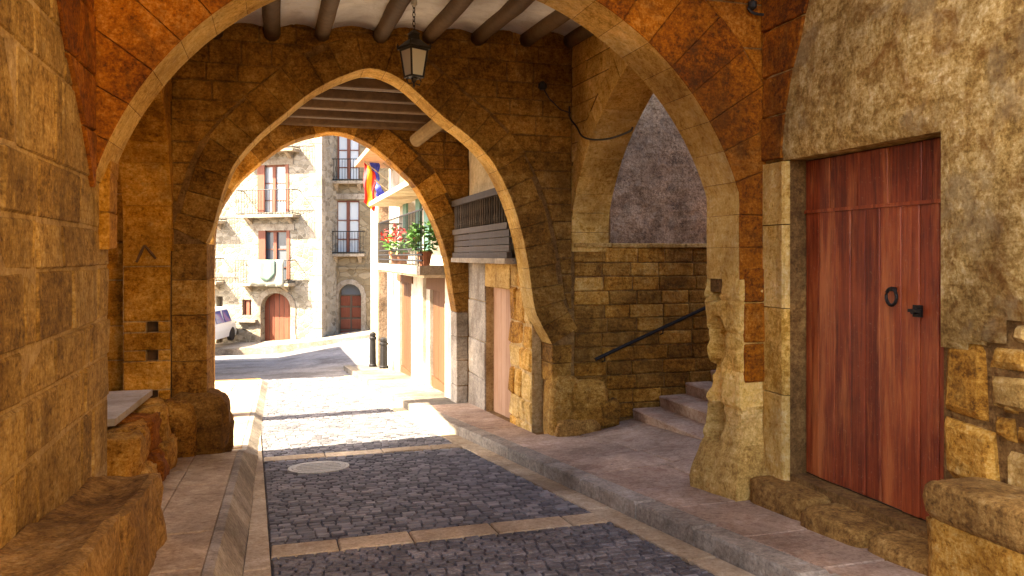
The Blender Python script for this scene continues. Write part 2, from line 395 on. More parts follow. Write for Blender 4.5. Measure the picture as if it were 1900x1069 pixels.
def resample(pts, n):
    L = [0.]
    for p, q in zip(pts, pts[1:]): L.append(L[-1]+math.dist(p, q))
    out = []; k = 0
    for i in range(n+1):
        d = L[-1]*i/n
        while k < len(L)-2 and L[k+1] < d: k += 1
        t = (d-L[k])/max(1e-9, L[k+1]-L[k]); out.append((lerp(pts[k][0], pts[k+1][0], t), lerp(pts[k][1], pts[k+1][1], t)))
    return out
def normals(pts):
    out = []
    for i in range(len(pts)):
        p = pts[max(i-1,0)]; q = pts[min(i+1,len(pts)-1)]
        dx, dz = q[0]-p[0], q[1]-p[1]; l = math.hypot(dx, dz) or 1
        out.append((-dz/l, dx/l))
    return out
def ngon_block(F, poly, back, proud, parent, m, name, joint=.0035, ch=.008, rough=.003, under=None, nu=0):
    n = len(poly); cx = sum(p[0] for p in poly)/n; cz = sum(p[1] for p in poly)/n
    def sh(p, k):
        dx, dz = cx-p[0], cz-p[1]; l = math.hypot(dx, dz) or 1; return (p[0]+dx/l*k, p[1]+dz/l*k)
    pr = proud + rnd.uniform(-1,1)*rough
    o = [sh(p, joint) for p in poly]; inn = [sh(p, joint+ch*rnd.uniform(.8,1.5)) for p in poly]
    mb = MB()
    bk = [mb.vert(F(s, z, -back)) for s, z in o]; rim = [mb.vert(F(s, z, pr-ch)) for s, z in o]
    fc = [mb.vert(F(s, z, pr+rnd.uniform(-1,1)*rough*.4)) for s, z in inn]
    for k in range(n):
        l = (k+1) % n; mb.face(bk[k], bk[l], rim[l], rim[k]); mb.face(rim[k], rim[l], fc[l], fc[k])
    mb.face(*fc); mb.face(*reversed(bk))
    o = mb.build(name, m, parent)
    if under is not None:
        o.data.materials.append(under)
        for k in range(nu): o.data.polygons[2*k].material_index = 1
    return o
def arch_ring(F, prof, nv, wid, thick, proud, parent, m, name='voussoir', seg=3, jit=.12, under=None):
    """Wedge stones along an intrados running left to right over the opening."""
    pts = resample(prof, nv*seg); nm = normals(pts)
    for i in range(nv):
        ids = list(range(i*seg, (i+1)*seg+1))
        w = wid*(1+rnd.uniform(-jit, jit))
        lo = [pts[k] for k in ids]; hi = [(pts[k][0]+nm[k][0]*w, pts[k][1]+nm[k][1]*w) for k in ids]
        mm = m if not isinstance(m, (list, tuple)) else rnd.choice(m)
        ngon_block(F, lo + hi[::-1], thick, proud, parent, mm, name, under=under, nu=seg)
def ext_x(prof, off, side):
    """Edge function s(z) of the extrados on one side (for courses), and the extrados points."""
    nm = normals(prof); pts = [(p[0]+n[0]*off, p[1]+n[1]*off) for p, n in zip(prof, nm)]
    top = max(range(len(pts)), key=lambda i: pts[i][1])
    seq = pts[:top+1] if side == 'l' else pts[top:][::-1]
    def f(z):
        if z <= seq[0][1]: return seq[0][0]
        for p, q in zip(seq, seq[1:]):
            if p[1] <= z <= q[1]: return lerp(p[0], q[0], (z-p[1])/max(1e-9, q[1]-p[1]))
        return seq[-1][0]
    return f, pts[top]
def arch_core(F, prof, s0, s1, zb, zt, d0, d1, off=.03):
    nm = normals(prof); pts = [(p[0]+n[0]*off, p[1]+n[1]*off) for p, n in zip(prof, nm)]
    mb = MB()
    for p, q in zip(pts, pts[1:]):
        if q[0]-p[0] < 1e-4: continue
        c = [p, q, (q[0], zt), (p[0], zt)]
        mb.prism([F(*x, d0) for x in c], [F(*x, d1) for x in c])
    lx, rx = pts[0][0], pts[-1][0]
    if lx > s0: mb.fbox(F, s0, lx, zb, zt, d0, d1)
    if rx < s1: mb.fbox(F, rx, s1, zb, zt, d0, d1)
    return mb
def rock(c, r, parent, m, name='boulder', seed=0, n=9, rough=.28, box=.62):
    mb = MB(); c = Vector(c); rings = []
    for i in range(1, n):
        th = math.pi*i/n; ring = []
        for j in range(2*n):
            ph = math.pi*j/n; d = Vector((math.sin(th)*math.cos(ph), math.sin(th)*math.sin(ph), math.cos(th)))
            k = 1 + rough*(mnoise.noise(d*1.6+Vector((seed*3.1,seed,0)))+.6*mnoise.noise(d*4+Vector((seed,seed*2.3,0)))+.4*mnoise.noise(d*9+Vector((seed*1.7,3,seed))))
            p = Vector(tuple(math.copysign(abs(d[x])**box, d[x])*r[x]*k for x in range(3)))
            q = Vector((p.x*CO-p.y*SI, p.x*SI+p.y*CO, p.z)); ring.append(mb.vert(c+q))
        rings.append(ring)
    t = mb.vert(c+Vector((0,0,r[2]))); b = mb.vert(c-Vector((0,0,r[2]))); k2 = 2*n
    for j in range(k2):
        mb.face(t, rings[0][j], rings[0][(j+1)%k2]); mb.face(b, rings[-1][(j+1)%k2], rings[-1][j])
        for i in range(n-2): mb.face(rings[i][j], rings[i+1][j], rings[i+1][(j+1)%k2], rings[i][(j+1)%k2])
    return mb.build(name, m, parent, smooth=True)

# ------------------------------------------------------------------ ground, road, pavements
SL = .07
def zbase(a, b):
    z = -SL*clamp(b, 0, 36)
    return z + .155*max(0, a)*sstep(21, 31, b) - (0.)
def zroad(a, b): return -1.65 + zbase(a, b)
def zright(a, b):
    z = -1.53 + zbase(a, b)
    return z + .15*clamp(a-3.3, 0, 1.2)*sstep(5.6, 6.6, b)*(1-sstep(8.9, 9.0, b))
def zleft(a, b): return -1.43 + zbase(a, b) - .13*sstep(9.0, 9.6, b)
def aroad_l(b): return -.03*clamp(b-4, 0, 30)
def akerb_r(b): return 2.81-.088*(b-3.76) if b < 12 else 2.085-.03*(b-12)
KERB_L = -.36
def grid_sheet(name, a_edges, bs, zf, m, kind='structure', parent=None):
    mb = MB(); rows = []
    for b in bs: rows.append([mb.vert(W(ae(b) if callable(ae) else ae, b, zf(ae(b) if callable(ae) else ae, b))) for ae in a_edges])
    for r0, r1 in zip(rows, rows[1:]):
        for i in range(len(a_edges)-1): mb.face(r0[i], r0[i+1], r1[i+1], r1[i])
    return mb.build(name, m, parent, kind=kind)
bsG = [-60, -30, -12, -6, -2, 0, 2, 4, 6, 8, 10, 12, 14, 17, 20, 22, 24, 26, 28, 30, 32, 34, 36, 40, 60, 120]
grid_sheet('ground', [-80, -40, -20, -10, -5, -2, 0, 1, 2, 3, 4, 6, 9, 14, 25, 60], bsG, lambda a, b: zroad(a, b)-.06, M['ground'])
road = grid_sheet('road', [lambda b: -.3, lambda b: .5, lambda b: 1.5, lambda b: akerb_r(b)+.02], [-8]+[x*1. for x in range(-6, 22)], lambda a, b: zroad(a, b)-.018, M['joint'])
# wide carriageway of the square beyond the passage
grid_sheet('square_carriageway', [-9, -5, -2, 0, 1, 2, 3, 4, 5], [20.5, 22, 24, 26, 28, 30, 32, 33.2], lambda a, b: zroad(a, b)-.008, M['road'])
# setts
def sett(mb, a0, a1, b0, b1, up):
    c = .008; j = lambda: rnd.uniform(-.004, .004)
    def P(a, b, dz): return W(a, b, zroad(a, b)+dz)
    o = [(a0+j(), b0+j()), (a1+j(), b0+j()), (a1+j(), b1+j()), (a0+j(), b1+j())]
    lo = [mb.vert(P(a, b, -.016)) for a, b in o]
    i = [(a0+c, b0+c), (a1-c, b0+c), (a1-c, b1-c), (a0+c, b1-c)]
    hi = [mb.vert(P(a, b, up+rnd.uniform(-.002,.002))) for a, b in i]
    for k in range(4): mb.face(lo[k], lo[(k+1)%4], hi[(k+1)%4], hi[k])
    mb.face(*hi)
BANDS = [(5.52, 5.80), (9.14, 9.40)]
setts = []; b = 3.3; row = 0
MH = (.42, 8.55, .275)
while b < 20.4:
    d = .074 if b < 10 else .085
    if any(x-.0 < b+d and b < y for x, y in BANDS):
        b = [y for x, y in BANDS if x < b+d and b < y][0]; continue
    l, r = aroad_l(b)+.005, akerb_r(b)-.215
    a = l - (.06 if row % 2 else 0.)
    while a < r:
        w = rnd.uniform(.085, .13); p, q = max(a, l), min(a+w, r)
        if q-p > .04 and math.hypot((p+q)/2-MH[0], b+d/2-MH[1]) > MH[2]+.06: setts.append((p+.003, q-.003, b+.003, b+d-.003))
        a += w
    b += d; row += 1
def vis(s):
    p = W((s[0]+s[1])/2, s[2], zroad(s[0], s[2])); v = HV-(p.z-ZC)/p.y*FPX; u = HU+p.x/p.y*FPX
    return v < 1069 and 500 < u < 1880
seen = [s for s in setts if vis(s)][:300]; sset = set(seen)
for s in seen:
    mb = MB(); sett(mb, *s, rnd.uniform(-.003, .004)); mb.build('paving_sett', M['sett'], road)
mbA = MB()
for s in setts:
    if s not in sset: sett(mbA, *s, rnd.uniform(-.003, .004))
M['sett_mass'] = None
def sett_mass():
    m, nt, b = mat('basalt_sett_mass', .7); g = N(nt); c = g.coord()
    at = g.new('ShaderNodeNewGeometry').outputs['Random Per Island']
    mid = g.noise(c, 9., 5, .6)
    f = g.math('ADD', g.math('MULTIPLY', at, .6), g.math('MULTIPLY', mid, .4))
    g.link(g.ramp(f, [(.15,(.070,.064,.066)), (.45,(.135,.125,.125)), (.68,(.20,.185,.18)), (.9,(.32,.295,.275))]), b.inputs['Base Color'])
    g.link(g.bump(g.noise(c, 40., 4, .7), .4, .01), b.inputs['Normal']); return m
M['sett_mass'] = sett_mass()
mbA.build('paving_setts', M['sett_mass'], road, kind='stuff')
def slab_piece(parent, m, name, corners, zf, up, down=.08, c=.008):
    cx = sum(p[0] for p in corners)/4; cb = sum(p[1] for p in corners)/4
    def shr(p, k):
        dx, dy = cx-p[0], cb-p[1]; l = math.hypot(dx, dy) or 1; return (p[0]+dx/l*k, p[1]+dy/l*k)
    o = [shr(p, .006) for p in corners]; i = [shr(p, .006+c*1.5) for p in corners]
    t = rnd.uniform(-.003, .003)
    mb = MB(); lo = [mb.vert(W(a, b, zf(a, b)+up-down)) for a, b in o]; mi = [mb.vert(W(a, b, zf(a, b)+up-c)) for a, b in o]
    hi = [mb.vert(W(a, b, zf(a, b)+up+t+rnd.uniform(-.002,.002))) for a, b in i]
    for k in range(4):
        l = (k+1)%4; mb.face(lo[k], lo[l], mi[l], mi[k]); mb.face(mi[k], mi[l], hi[l], hi[k])
    mb.face(*hi); return mb.build(name, m, parent)
for x, y in BANDS:                                   # pale cross bands in the roadway
    a = aroad_l(x)
    while a < akerb_r(x)-.22:
        w = rnd.uniform(.45, .8); q = min(a+w, akerb_r(x)-.215)
        if akerb_r(x)-.215-q < .15: q = akerb_r(x)-.215
        slab_piece(road, M['band'], 'paving_band_slab', [(a,x),(q,x),(q,y),(a,y)], zroad, .004); a = q
b = 3.0
while b < 20:                                        # gutter strips along both kerbs
    e = b+rnd.uniform(.55, .9)
    slab_piece(road, M['band'], 'gutter_slab', [(-.21+.0, b), (aroad_l(b)-.002, b), (aroad_l(e)-.002, e), (-.21+min(0,aroad_l(e)+.1), e)] if aroad_l(e) > -.15 else [(aroad_l(b)-.2,b),(aroad_l(b)-.002,b),(aroad_l(e)-.002,e),(aroad_l(e)-.2,e)], zroad, .003)
    slab_piece(road, M['band'], 'gutter_slab', [(akerb_r(b)-.21, b), (akerb_r(b)-.002, b), (akerb_r(e)-.002, e), (akerb_r(e)-.21, e)], zroad, .003)
    b = e
# right pavement
pav = grid_sheet('right_pavement', [lambda b: akerb_r(b)+.05, lambda b: 2.9, lambda b: 3.3, lambda b: 3.7, lambda b: 4.1, lambda b: 4.5, lambda b: 5.6], [-8, -4, 0, 1, 2, 3, 4, 5, 5.6, 6, 6.6, 7, 8, 8.9, 9, 10, 11, 12, 14, 16, 18, 20, 22], lambda a, b: zright(a, b)-.02, M['dark_mortar'])
b = 2.6
while b < 21.5:
    e = b+rnd.uniform(.75, 1.15)
    slab_piece(pav, M['kerb'] if b < 12.4 else M['flag_darkened'], 'kerb_stone', [(akerb_r(b), b), (akerb_r(b)+.19, b), (akerb_r(e)+.19, e), (akerb_r(e), e)], zright, .004, .2, .018)
    b = e
def flags(b0, b1, afar, h=.62, m='flag'):
    b = b0
    while b < b1-.05:
        e = min(b+rnd.uniform(.8,1.2)*h, b1)
        if b1-e < .2: e = b1
        a0, a1 = akerb_r((b+e)/2)+.195, afar(b)
        n = max(1, round((a1-a0)/.7)); xs = [a0+(a1-a0)*i/n for i in range(n+1)]
        for i in range(1, n): xs[i] += rnd.uniform(-.12,.12)
        for p, q in zip(xs, xs[1:]):
            l0 = akerb_r(b)+.195 if p == xs[0] else p; l1 = akerb_r(e)+.195 if p == xs[0] else p
            slab_piece(pav, M[m], 'flagstone', [(l0,b),(q,b),(q,e),(l1,e)], zright, 0., .04, .006)
        b = e
flags(2.6, 5.3, lambda b: 3.72); flags(5.3, 8.9, lambda b: 4.22); flags(8.9, 12.4, lambda b: 3.0, .8); flags(12.4, 21.9, lambda b: 3.0, .8, 'flag_darkened')
# left pavement
pavl = grid_sheet('left_pavement', [-4.5, -1.5, -.8, KERB_L-.03], [-8, 0, 2, 4, 6, 8, 10, 12, 14, 17, 20], lambda a, b: zleft(a, b)-.02, M['dark_mortar'])
b = 2.8
while b < 19.3:
    e = b+rnd.uniform(.7, 1.1)
    al = ae = -.34
    mbk = MB()
    kd = .13*sstep(9.0, 9.6, b); ke = .13*sstep(9.0, 9.6, e)
    lo = [(al-.06, b+.004, -1.67), (-.208, b+.004, -1.66), (al, b+.004, -1.435-kd), (al-.06, b+.004, -1.428-kd)]
    hi = [(ae-.06, e-.004, -1.67), (-.208, e-.004, -1.66), (ae, e-.004, -1.435-ke), (ae-.06, e-.004, -1.428-ke)]
    mbk.prism([W(a, bb_, z+zbase(a, bb_)) for a, bb_, z in lo][::-1], [W(a, bb_, z+zbase(a, bb_)) for a, bb_, z in hi][::-1]).build('kerb_stone', M['kerb'], pavl)
    n = 2; xs = [-1.1, -.80, al-.062] if b < 9 else [-2.3, -1.5, -.9, al-.062]
    for p, q in zip(xs, xs[1:]): slab_piece(pavl, M['flag_pale'], 'flagstone', [(p,b),(q,b),(q,e),(p,e)], zleft, .0, .04, .006)
    b = e
# covers
def disc(name, a, b, r, zf, m, label, ring=None):
    nrm = Vector((0,0,1)); mb = MB(); n = 28
    pts = lambda rr, h: [W(a+rr*math.cos(2*math.pi*i/n), b+rr*math.sin(2*math.pi*i/n), zf(a+rr*math.cos(2*math.pi*i/n), b+rr*math.sin(2*math.pi*i/n))+h) for i in range(n)]
    t = thing(name, label, 'manhole cover', W(a, b, zf(a, b)))
    MB().prism(pts(r, -.03), pts(r, .010)).build('lid', m, t)
    mb = MB(); o, i_ = pts(r+.045, .008), pts(r+.004, .008)
    oi = [mb.vert(p) for p in o]; ii = [mb.vert(p) for p in i_]; lo = [mb.vert(p-nrm*.04) for p in o]
    for k in range(n):
        l = (k+1)%n; mb.face(oi[k], oi[l], ii[l], ii[k]); mb.face(lo[k], lo[l], oi[l], oi[k])
    mb.build('rim', ring or m, t)
    mb = MB()
    for q in (-.6, -.3, 0, .3, .6):
        hw = math.sqrt(1-q*q)*r*.85
        c = [(a-hw, b+q*r-.012), (a+hw, b+q*r-.012), (a+hw, b+q*r+.012), (a-hw, b+q*r+.012)]
        mb.prism([W(x, y, zf(x, y)+.009) for x, y in c], [W(x, y, zf(x, y)+.015) for x, y in c])
    mb.build('tread', m, t)
disc('manhole_cover', *MH, zroad, M['cast'], 'pale round manhole cover set in the dark sett roadway')
disc('manhole_cover', 3.2, 7.65, .2, zright, M['flag'], 'round cover with a dark rim on the pavement before the steps', M['dark_cast'])
t = thing('drain_cover', 'square dark metal drain cover on the pavement before the steps', 'drain cover', W(3.24, 6.98, zright(3.24, 6.98)))
c = [(3.02, 6.80), (3.44, 6.80), (3.44, 7.16), (3.02, 7.16)]
MB().prism([W(x, y, zright(x, y)-.03) for x, y in c], [W(x, y, zright(x, y)+.009) for x, y in c]).build('plate', M['dark_cast'], t)
for k in range(6):
    y = 6.83+k*.06; cc = [(3.06, y), (3.40, y), (3.40, y+.025), (3.06, y+.025)]
    MB().prism([W(x, q, zright(x, q)+.008) for x, q in cc], [W(x, q, zright(x, q)+.014) for x, q in cc]).build('bar', M['dark_cast'], t)

# ------------------------------------------------------------------ near arch
def skin(F, s0, s1, z0, z1, ns, nz, amp, parent, m, name, holes=(), d=.012, sc=1.6, edge=-.02):
    """Uneven rendered or rubble surface laid on a wall, cut square round its openings."""
    def cuts(x0, x1, n, extra):
        ks = sorted({x0, x1, *[e for e in extra if x0 < e < x1]}); out = [x0]
        for p, q in zip(ks, ks[1:]):
            k = max(1, round(n*(q-p)/(x1-x0))); out += [lerp(p, q, (i+1)/k) for i in range(k)]
        return out
    S = cuts(s0, s1, ns, [e for h in holes for e in h[:2]]); Zs = cuts(z0, z1, nz, [e for h in holes for e in h[2:4]])
    mb = MB(); I = {}
    for i, s in enumerate(S):
        for j, z in enumerate(Zs):
            p = Vector((s*sc, z*sc, d*9+amp*31))
            k = d + amp*(mnoise.noise(p)+.5*mnoise.noise(p*2.7)+.35*mnoise.noise(p*7.1))
            if i in (0, len(S)-1) or j in (0, len(Zs)-1): k = edge
            if any(h[0]-1e-6 <= s <= h[1]+1e-6 and h[2]-1e-6 <= z <= h[3]+1e-6 for h in holes): k = -.008
            I[i,j] = mb.vert(F(s, z, k))
    for i in range(len(S)-1):
        for j in range(len(Zs)-1):
            s = (S[i]+S[i+1])/2; z = (Zs[j]+Zs[j+1])/2
            if any(h[0] < s < h[1] and h[2] < z < h[3] for h in holes): continue
            mb.face(I[i,j], I[i+1,j], I[i+1,j+1], I[i,j+1])
    return mb.build(name, m, parent, smooth=True)
B1, T1 = 5.37, .48
F1 = fr_cross(B1)
circ = []
a0 = math.atan2(530-333, 172-768); a1 = math.atan2(530-364, 1364-768)
for i in range(41):
    th = lerp(a0, a1, i/40); circ.append((768+626*math.cos(th), 530-626*math.sin(th)))
prof1 = [on_b(u, v, B1) for u, v in circ] + [on_b(1370, 430, B1), on_b(1371, 520, B1)]
AL, AR = prof1[0][0], prof1[-1][0]          # about -1.10 and 3.47
arch1 = thing('stone_arch_wall', 'nearest and largest arch, a broad round stone arch with a rust-brown face', 'arch', W(1.2, B1+.2, zroad(1.2, B1)))
mb = arch_core(F1, prof1, -1.3, 3.80, -.3, 3.9, -T1+.01, -.012)
mb.build('wall_core', M['dark_mortar'], arch1)
pier_top = prof1[-1][1]
arch_ring(F1, prof1, 26, .60, T1, .010, arch1, M['rust'], under=M['lit_gold'], jit=.02)  # rust faces; undersides coloured as if lit by bounce
xl, top1 = ext_x(prof1, .605, 'l'); xr, _ = ext_x(prof1, .605, 'r')
courses(F1, prof1[0][1]+.12, top1[1], .36, -1.1, xl, arch1, M['rust'], .55)
courses(F1, -.28, top1[1], .36, xr, 3.79, arch1, M['rust'], .5)
courses(F1, top1[1], 3.6, .36, -1.1, 3.79, arch1, M['rust'], .6)
# right pier: eroded stones wrapped round the corner
DENTS = [(5.74, -.22, .085, .26), (5.72, -.70, .10, .28), (5.75, -1.07, .085, .22), (5.72, -1.36, .09, .26), (5.79, .12, .05, .12), (5.80, -.95, .05, .14)]
def pier_stone(z0, z1, flare, m, rows=10):
    mb = MB(); nb, na = 14, 5; I = {}
    prm = [('i', B1+T1-(T1)*k/nb) for k in range(nb+1)] + [('f', AR+(3.80-AR)*k/na) for k in range(1, na+1)]
    for c_, (kind, x) in enumerate(prm):
        for j in range(rows+1):
            z = lerp(z0, z1, j/rows); a, b = (AR, x) if kind == 'i' else (x, B1)
            nz = mnoise.noise(Vector((a*3.1, b*3.1, z*3.1)))*.020 + mnoise.noise(Vector((a*9, b*9, z*9)))*.014 + mnoise.noise(Vector((a*23, b*23, z*23)))*.008
            ed = min(j, rows-j); gap = -.014 if ed == 0 else 0.
            da = 0.
            for (db, dz, rr, dep) in DENTS:
                q = ((b-db)/rr)**2 + ((z-dz)/(rr*1.5))**2
                if kind == 'i': da += dep*math.exp(-(q*.75)**3.5)
            f = flare(z)
            if kind == 'i':
                a2 = a + da - nz - gap - f*(.55+.45*(b-B1)/T1); b2 = b
                if x <= B1+1e-6: b2 = b - nz*.5 - f*.5; a2 = AR + .012 - f*.55 - nz - gap
            else: a2 = a; b2 = b - nz - gap*-1*-1 - f*.5
            I[c_,j] = mb.vert(W(a2, b2, z))
    nc = len(prm)
    for c_ in range(nc-1):
        for j in range(rows): mb.face(I[c_,j], I[c_+1,j], I[c_+1,j+1], I[c_,j+1])
    cap0 = [I[c_,0] for c_ in range(nc)] + [mb.vert(W(3.80, B1+T1, z0))]; cap1 = [I[c_,rows] for c_ in range(nc)] + [mb.vert(W(3.80, B1+T1, z1))]
    mb.face(*reversed(cap0)); mb.face(*cap1)
    mb.face(cap0[-1], cap0[0], cap1[0], cap1[-1])
    return mb.build('pier_stone', m, arch1)
fl = lambda z: .16*sstep(-1.35, -1.85, z) + .03*mnoise.noise(Vector((z*5, 3, 1)))
zs = [-2.05, -1.52, -1.22, -.92, -.62, -.36, -.08, pier_top+.005]
for i, (p, q) in enumerate(zip(zs, zs[1:])):
    pier_stone(p, q, fl, M['buff'] if i in (0, 1) else M['lit_gold'])  # upper jamb stones carry the same painted bounce light
courses(F1, -1.0, pier_top+.1, .30, AR+.04, 3.79, arch1, M['rust'], .5, proud=.028, name='pier_face_stone')
MB().prism([W(a, b, -2.05) for a, b in ((AR+.12, B1+.03), (3.78, B1+.03), (3.78, B1+.40), (AR+.27, B1+.12))],
           [W(a, b, pier_top) for a, b in ((AR+.12, B1+.03), (3.78, B1+.03), (3.78, B1+.40), (AR+.27, B1+.12))]).build('pier_core', M['dark_mortar'], arch1)

# ------------------------------------------------------------------ near left wall and its house
lh = thing('left_house', 'tall stone house wall with coursed blocks rising behind the stone bench', 'house', W(-3, 3, zleft(-3, 3)))
FL = fr_left(-1.1)
MB().prism([W(a, b, -2.3) for a, b in ((-5, .5), (-1.103, .5), (-1.103, B1+T1-.01), (-5, B1+T1-.01))],
           [W(a, b, 7.2) for a, b in ((-5, .5), (-1.103, .5), (-1.103, B1+T1-.01), (-5, B1+T1-.01))]).build('wall_core', M['mortar'], lh)
courses(FL, -1.62, 2.4, .31, .52, B1+T1, lh, M['left'], .50, rough=.007, ch=.010, joint=.009, wj=1.0, hj=.6, proud=.008)
courses(FL, 2.4, 7.1, .6, .52, B1+T1, lh, M['left'], .95)
lcurve = smooth_curve([(5.33,.40),(5.05,.78),(4.73,1.09),(4.45,1.42),(4.0,1.9),(3.3,2.6)])
def lx(z):
    for p, q in zip(lcurve, lcurve[1:]):
        if p[1] <= z <= q[1]: return lerp(p[0], q[0], (z-p[1])/(q[1]-p[1]))
    return lcurve[-1][0]
courses(FL, .42, 2.5, .32, lx, B1-.01, lh, M['rust'], .5, proud=.030, back=0., name='vault_springer_stone', hj=.1)

# ------------------------------------------------------------------ right plastered house with the big door
rh = thing('right_house', 'mottled plaster house wall holding the tall red-brown door', 'house', W(4.2, 2.5, zright(4.2, 2.5)))
FR = fr_right(3.70)
D0, D1, DZ0, DZ1 = 3.65, 5.08, -1.66, .73
BARE = [(2.7, 2.82, -1.30, -.50), (2.82, 3.0, -1.30, -.36), (3.0, 3.08, -1.30, -.46), (3.08, 3.22, -1.30, -.34), (3.22, 3.34, -1.30, -.47), (3.34, 3.46, -1.30, -.49), (3.46, D0, -1.30, -.53)]
holed(FR, -9, B1-.005, -2.2, 5.6, [(D0, D1, DZ0, DZ1)], -.9, -.03).build('wall_core', M['dark_mortar'], rh)
skin(FR, -9, B1-.006, -2.1, 5.55, 150, 110, .018, rh, M['plaster'], 'plaster_face', holes=BARE+[(D0, D1, -2.1, DZ1), (D1, B1-.006, -2.1, DZ1)])
MB().fbox(FR, D0-.12, B1-.02, DZ1-.002, DZ1+.10, -.30, -.012).build('lintel', M['plaster'], rh)
for q in BARE:
    if q[3] > -.40: block(FR, [(q[0]+.01, -.46), (q[1]-.01, -.46), (q[1]-.015, q[3]-.01), (q[0]+.015, q[3]-.015)], .03, .0, rh, M['buff'], 'bare_stone', joint=.006, ch=.025, rough=.012)
# stones left bare beside the door
for q in ([(3.34,-.91),(3.635,-.90),(3.635,-.50),(3.36,-.48)], [(3.27,-1.29),(3.635,-1.29),(3.635,-.93),(3.30,-.95)],
          [(2.72,-1.29),(3.0,-1.29),(3.02,-1.03),(2.72,-1.0)], [(3.02,-1.29),(3.255,-1.29),(3.24,-1.02),(3.04,-1.02)],
          [(2.74,-.98),(3.03,-1.0),(3.06,-.76),(2.76,-.74)], [(3.17,-.99),(3.31,-.97),(3.30,-.87),(3.18,-.85)],
          [(3.07,-.82),(3.32,-.83),(3.33,-.64),(3.09,-.62)], [(2.75,-.72),(3.05,-.73),(3.07,-.50),(2.75,-.48)], [(3.10,-.60),(3.34,-.61),(3.33,-.47),(3.12,-.47)]):
    block(FR, q, .03, .006, rh, M['ochre'] if rnd.random() < .5 else M['buff'], 'bare_stone', joint=.008, ch=.03, rough=.012)
for q in ((3.13,-.94), (3.21,-.79), (3.08,-.90)):
    block(FR, [(q[0]-.045,q[1]-.05),(q[0]+.045,q[1]-.045),(q[0]+.04,q[1]+.045),(q[0]-.04,q[1]+.05)], .03, -.004, rh, M['ochre'], 'bare_stone', joint=.004, ch=.02)
# far jamb stones
for z0, z1 in ((-1.92,-1.06),(-1.06,-.40),(-.40,.24),(.24,.725)):
    mb = MB()
    c = [(3.70-.015+rnd.uniform(-.006,.006), B1-.008), (3.685+rnd.uniform(-.006,.006), D1+.12), (3.68, D1+.035), (3.692, D1+.012), (3.715, D1), (3.80, D1+rnd.uniform(-.004,.006)), (3.88, D1), (3.88, B1-.008)]
    mb.prism([W(a, b, z0+.004) for a, b in c], [W(a, b, z1-.004) for a, b in c]).build('jamb_stone', M['lit_gold'], rh)
# threshold
for s0, s1, a0_, zt in ((4.62, 5.30, 3.50, -1.70), (4.0, 4.60, 3.44, -1.715), (3.46, 3.985, 3.46, -1.70)):
    rock(W((a0_+3.98)/2, (s0+s1)/2, zt-.16), ((3.98-a0_)/2*1.08, (s1-s0)/2*1.02, .16), rh, M['bench'], 'threshold_stone', seed=s0, n=14, rough=.05, box=.28)
# door leaf
FD = fr_right(3.86)
door = MB().fbox(FD, D0+.005, D1-.005, DZ0, DZ1-.004, -.05, -.02).build('door', M['dark_wood'], rh, label='weathered red-brown plank door with iron ring knocker')
zr = .335
npl = 9; xs = [lerp(D0+.01, D1-.01, i/npl) for i in range(npl+1)]
for i in range(1, npl): xs[i] += rnd.uniform(-.02, .02)
for p, q in zip(xs, xs[1:]):
    block(FD, [(p, DZ0+.01),(q, DZ0+.01),(q, zr-.004),(p, zr-.004)], .03, .0, door, M['door'], 'plank', joint=.0025, ch=.005, rough=.003)
nb = 5; xs = [lerp(D0+.01, D1-.01, i/nb) for i in range(nb+1)]
for p, q in zip(xs, xs[1:]):
    block(FD, [(p, zr+.004),(q, zr+.004),(q, DZ1-.01),(p, DZ1-.01)], .03, .004, door, M['door'], 'plank', joint=.002, ch=.004, rough=.003)
MB().fbox(FD, D0+.01, D1-.01, zr-.012, zr+.012, -.02, .010).build('cross_batten', M['door'], door)
kb, kz = on_a(1662, 545, 3.86)
mb = MB(); mb.tube([FD(kb+.0, kz+.03, .0), FD(kb, kz+.03, .045)], .014)
pts = [FD(kb+.045*math.sin(t), kz-.02+.055*math.cos(t), .035) for t in [i*2*math.pi/18 for i in range(19)]]
mb.tube(pts, .011); mb.build('ring_knocker', M['iron'], door)
kb, kz = on_a(1704, 578, 3.86)
mb = MB().fbox(FD, kb-.035, kb+.035, kz-.035, kz+.04, -.01, .012); mb.tube([FD(kb, kz, .01), FD(kb, kz, .05)], .018); mb.fbox(FD, kb-.075, kb+.03, kz-.004, kz+.016, .04, .056)
mb.build('lock_handle', M['iron'], door)
rcurve = smooth_curve([(5.12,.70),(5.04,1.15),(4.83,1.77),(4.45,2.5),(3.9,3.2)])
def rx_(z):
    for p, q in zip(rcurve, rcurve[1:]):
        if p[1] <= z <= q[1]: return lerp(p[0], q[0], (z-p[1])/(q[1]-p[1]))
    return rcurve[-1][0]
courses(FR, .74, 3.1, .36, rx_, B1-.012, rh, M['rust'], .6, proud=.035, back=0., name='vault_springer_stone', hj=.1)
# hook and cable on the near arch
pts = smooth_curve([on_b(1388,15,B1-.05), on_b(1400,25,B1-.05), on_b(1432,27,B1-.05), on_b(1470,18,B1-.05), on_b(1493,5,B1-.05), on_b(1500,-20,B1-.05)], 4)
o = MB().tube([W(a, B1-.05, z) for a, z in pts], .011, 6).build('hanging_cable', M['cable'])
tag(o, 'short black cable drooping across the rust-brown face of the near arch', 'cable')
hk = thing('iron_hook', 'small black iron hook holding the cable on the near arch', 'hook', W(on_b(1388,12,B1)[0], B1, on_b(1388,12,B1)[1]))
ca, cz = on_b(1388, 14, B1)
MB().lathe(W(ca, B1-.06, cz-.035), [(.012,0),(.034,.015),(.034,.055),(.012,.075)], 10).build('knob', M['cable'], hk)
MB().tube([W(ca, B1, cz), W(ca, B1-.06, cz)], .009, 6).build('pin', M['iron'], hk)

